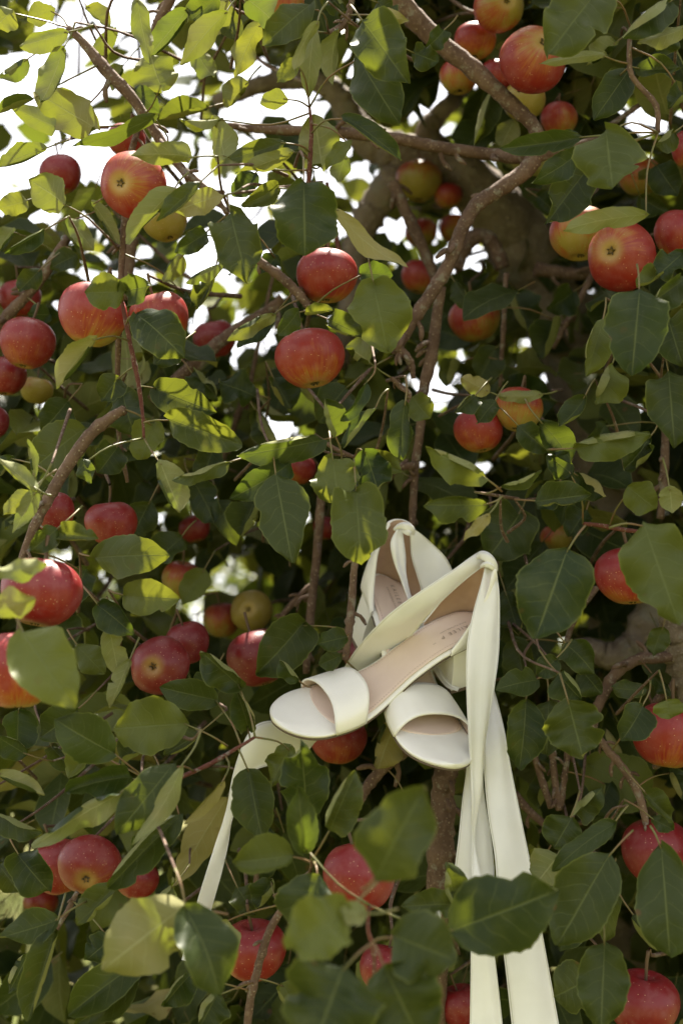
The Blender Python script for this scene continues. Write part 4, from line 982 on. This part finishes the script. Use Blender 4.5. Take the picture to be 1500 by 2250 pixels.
def tm(nu, nv, n, s0): return [leaf_geo(1, q0.uniform(.52, .68), q0.uniform(.1, .35), q0.uniform(-.2, .9), q0.uniform(.04, .10), q0.uniform(-.5, .5), s0 + i, nu, nv) for i in range(n)]
T_HI = tm(8, 2, 14, 1000); T_LO = tm(4, 1, 8, 2000)
parts = [fill(14500, 5, T_HI, 21, .9, 2.0, .060, .098), fill(16000, 4, T_LO, 22, 2.0, 5.0, .065, .105),
         fill(260, 5, T_HI, 23, None, None, .065, .1, (800, 1480, 1.36, .075)), fill(220, 5, T_HI, 24, None, None, .065, .1, (1000, 1400, 1.36, .075)), fill(150, 5, T_HI, 25, None, None, .065, .1, (1050, 1750, 1.31, .08)),  # added out-of-view leaf clumps that shade the sandals and hanging ribbons
         fill(200, 5, T_HI, 26, None, None, .065, .1, (650, 1570, 1.33, .06))]
V = np.vstack([p[0] for p in parts]); F = np.vstack([p[1] + sum(len(o[0]) for o in parts[:i]) for i, p in enumerate(parts)])
fo = link('foliage', mesh('foliage', V - TOFF, F, [M_FILL], uv=np.vstack([p[2] for p in parts]), attrs={'rnd': np.concatenate([p[3] for p in parts])}), TREE); fo['kind'] = 'stuff'
PV = np.vstack([p[4] for p in parts]); PF = np.vstack([p[5] + sum(len(o[4]) for o in parts[:i]) for i, p in enumerate(parts)])
po = link('petioles', mesh('petioles', PV - TOFF, PF, [M_PET]), TREE); po['kind'] = 'stuff'
print('fill leaves', len(PV) // 6, 'tris', len(F) * 2)
# twigs that carry the spurs
q = np.random.RandomState(9); TVs, TFs = [], []; off = 0
cs = np.vstack([parts[0][6], parts[1][6]]); cs = cs[accept(cs, q)]; cs = cs[q.permutation(len(cs))[:900]]
for c in cs:
    ln = q.uniform(.08, .22); dr = unit(unit(c - (CC + (0, .2, -.6))) * .5 + q.normal(0, .5, 3) + (0, 0, .2))
    Pm = c - dr * ln * .5 + q.normal(0, .012, 3)
    tv, tf = tube(catmull([c - dr * ln, Pm, c], 5), np.linspace(.0035, .0015, 5), 5, False)
    TVs.append(tv); TFs.append(np.array(tf) + off); off += len(tv)
KA = np.array(KEEP)
for Pw, d_, th_ in LOOSE:
    for _ in range(10):
        end = Pw + FWD * q.uniform(.10, .28) + np.array((q.uniform(-.06, .09), 0, q.uniform(-.08, .08)))
        C_ = catmull([Pw, Pw * .6 + end * .4 + q.normal(0, .006, 3), end], 8); x_, y_, dd_ = proj(C_)
        hit = (((x_[:, None] - KA[:, 0]) ** 2 + (y_[:, None] - KA[:, 1]) ** 2) < KA[:, 2] ** 2) & (dd_[:, None] < KA[:, 3])
        if not hit.any():
            tv, tf = tube(C_, np.linspace(.0009, .0019, 8) * th_, 5, False)
            TVs.append(tv); TFs.append(np.array(tf) + off); off += len(tv); break
to = link('twigs', mesh('twigs', np.vstack(TVs) - TOFF, np.vstack(TFs), [M_TWIG]), TREE); to['kind'] = 'stuff'

# ---------------------------------------------------------------- ground, grass and the orchard row behind
def ground_material():
    k = NT('meadow'); tc = k.n('ShaderNodeTexCoord').outputs['Object']
    c = k.mix(k.ramp(k.noise(tc, .9, 5), .35, .65), (0.085, 0.10, 0.030), (0.17, 0.145, 0.065))
    c = k.mix(k.ramp(k.noise(tc, 14, 4), .4, .7), c, (0.11, 0.12, 0.035))
    return k.surf(k.bsdf(c, .95, .1, Normal=k.bump(k.noise(tc, 30, 4), .8, .03)).outputs[0])
gx = np.concatenate([np.linspace(-600, -20, 8), np.linspace(-18, 18, 37), np.linspace(20, 600, 8)])
gy = np.concatenate([np.linspace(-600, -12, 8), np.linspace(-10, 30, 41), np.linspace(34, 900, 8)])
GX, GY = np.meshgrid(gx, gy, indexing='ij'); GZ = .05 * np.sin(GX * .7) * np.cos(GY * .5) * (np.abs(GX) < 25) - .02
nb = len(gy); I, J = np.meshgrid(np.arange(len(gx) - 1), np.arange(nb - 1), indexing='ij'); kk = (I * nb + J).ravel()
g = link('ground', mesh('ground', np.stack([GX, GY, GZ], -1).reshape(-1, 3), np.stack([kk, kk + nb, kk + nb + 1, kk + 1], 1), [ground_material()])); g['kind'] = 'structure'
M_GRASS = simple('grass_blade', (0.10, 0.13, 0.03), .6, .3, 3, (0.20, 0.18, 0.06))
n = 26000; q = np.random.RandomState(3)
bx = q.uniform(-4.5, 4.5, n); by = 2.5 + 12 * q.rand(n) ** 1.4
bz = .05 * np.sin(bx * .7) * np.cos(by * .5) - .03; hh = q.uniform(.06, .20, n); an = q.uniform(0, 6.28, n); wd = q.uniform(.003, .006, n) * (1 + by * .08)
dx, dy = np.cos(an), np.sin(an); lean = q.uniform(.1, .7, n) * hh
b0 = np.stack([bx - dy * wd, by + dx * wd, bz], 1); b1 = np.stack([bx + dy * wd, by - dx * wd, bz], 1)
m0 = np.stack([bx - dy * wd * .7 + dx * lean * .35, by + dx * wd * .7 + dy * lean * .35, bz + hh * .6], 1); m1 = np.stack([bx + dy * wd * .7 + dx * lean * .35, by - dx * wd * .7 + dy * lean * .35, bz + hh * .6], 1)
tp = np.stack([bx + dx * lean, by + dy * lean, bz + hh], 1)
GV = np.stack([b0, b1, m1, m0, tp], 1).reshape(-1, 3); ii = np.arange(n) * 5
GF = np.vstack([np.stack([ii, ii + 1, ii + 2], 1), np.stack([ii, ii + 2, ii + 3], 1), np.stack([ii + 3, ii + 2, ii + 4], 1)])
gr = link('grass', mesh('grass', GV, GF, [M_GRASS])); tag(gr, 'tall sunlit grass of the orchard floor', 'grass', kind='stuff')

def far_crown(seed, n=5200):
    q = np.random.RandomState(seed); cl = q.normal(0, 1, (46, 3)); cl /= np.linalg.norm(cl, axis=1)[:, None]
    cl *= (q.uniform(.45, 1, 46) ** .5)[:, None] * np.array((1.55, 1.55, 1.25)); cl[:, 2] += 2.35
    P = cl[q.randint(0, 46, n)] + q.normal(0, .22, (n, 3))
    a = q.normal(0, 1, (n, 3)); a /= np.linalg.norm(a, axis=1)[:, None]; nz = q.normal(0, .6, (n, 3)) + (0, 0, .8)
    nz -= a * (nz * a).sum(1)[:, None]; nz /= np.linalg.norm(nz, axis=1)[:, None]; ay = np.cross(nz, a)
    TV, TF, TU = T_LO[seed % 8]; s = q.uniform(.08, .14, n)
    V = np.einsum('vi,nij->nvj', TV, np.stack([a, ay, nz], 1) * s[:, None, None]) + P[:, None]
    Fq = (TF[None] + (np.arange(n) * len(TV))[:, None, None]).reshape(-1, 4)
    return mesh('crown', V.reshape(-1, 3), Fq, [M_FILL], uv=np.tile(TU, (n, 1)), attrs={'rnd': np.repeat(q.rand(n), len(TV))})
def far_trunk(seed):
    q = np.random.RandomState(seed)
    V, F = tube(catmull([(0, 0, -.1), (.03, .02, .6), (-.02, .05, 1.2), (.05, .0, 2.2)], 14), np.linspace(.13, .06, 14), 10, True, .12, seed); Vs = [V]; Fs = list(F)
    for i in range(6):
        a = i * 1.05 + q.uniform(0, .5); r = q.uniform(.8, 1.2); o = sum(len(v) for v in Vs)
        tv, tf = tube(catmull([(0, .03, .9 + i * .13), (math.cos(a) * r * .5, math.sin(a) * r * .5, 1.7 + i * .1), (math.cos(a) * r, math.sin(a) * r, 2.3 + i * .14)], 8), np.linspace(.05, .012, 8), 6)
        Vs.append(tv); Fs += [tuple(k + o for k in f) for f in tf]
    return mesh('trunk', np.vstack(Vs), Fs, [M_BARK])
FC = [far_crown(31), far_crown(32)]; FT = [far_trunk(41), far_trunk(42)]
for i, (x, y, s, rz) in enumerate([(-3.4, 12.5, 1.05, .3), (.3, 13.5, 1.0, 2.1), (4.2, 12.8, 1.1, 4.0), (-1.6, 19, 1.1, 1.2), (2.6, 19.5, 1.05, 5.1)]):
    t = link('apple_tree', None); t.location = (x, y, 0); t.rotation_euler = (0, 0, rz); t.scale = (s, s, s)
    link('trunk', FT[i % 2], t); link('crown', FC[i % 2], t)
    tag(t, 'blurred orchard tree glimpsed through gaps between the leaves', 'tree', 'orchard row in the distance')
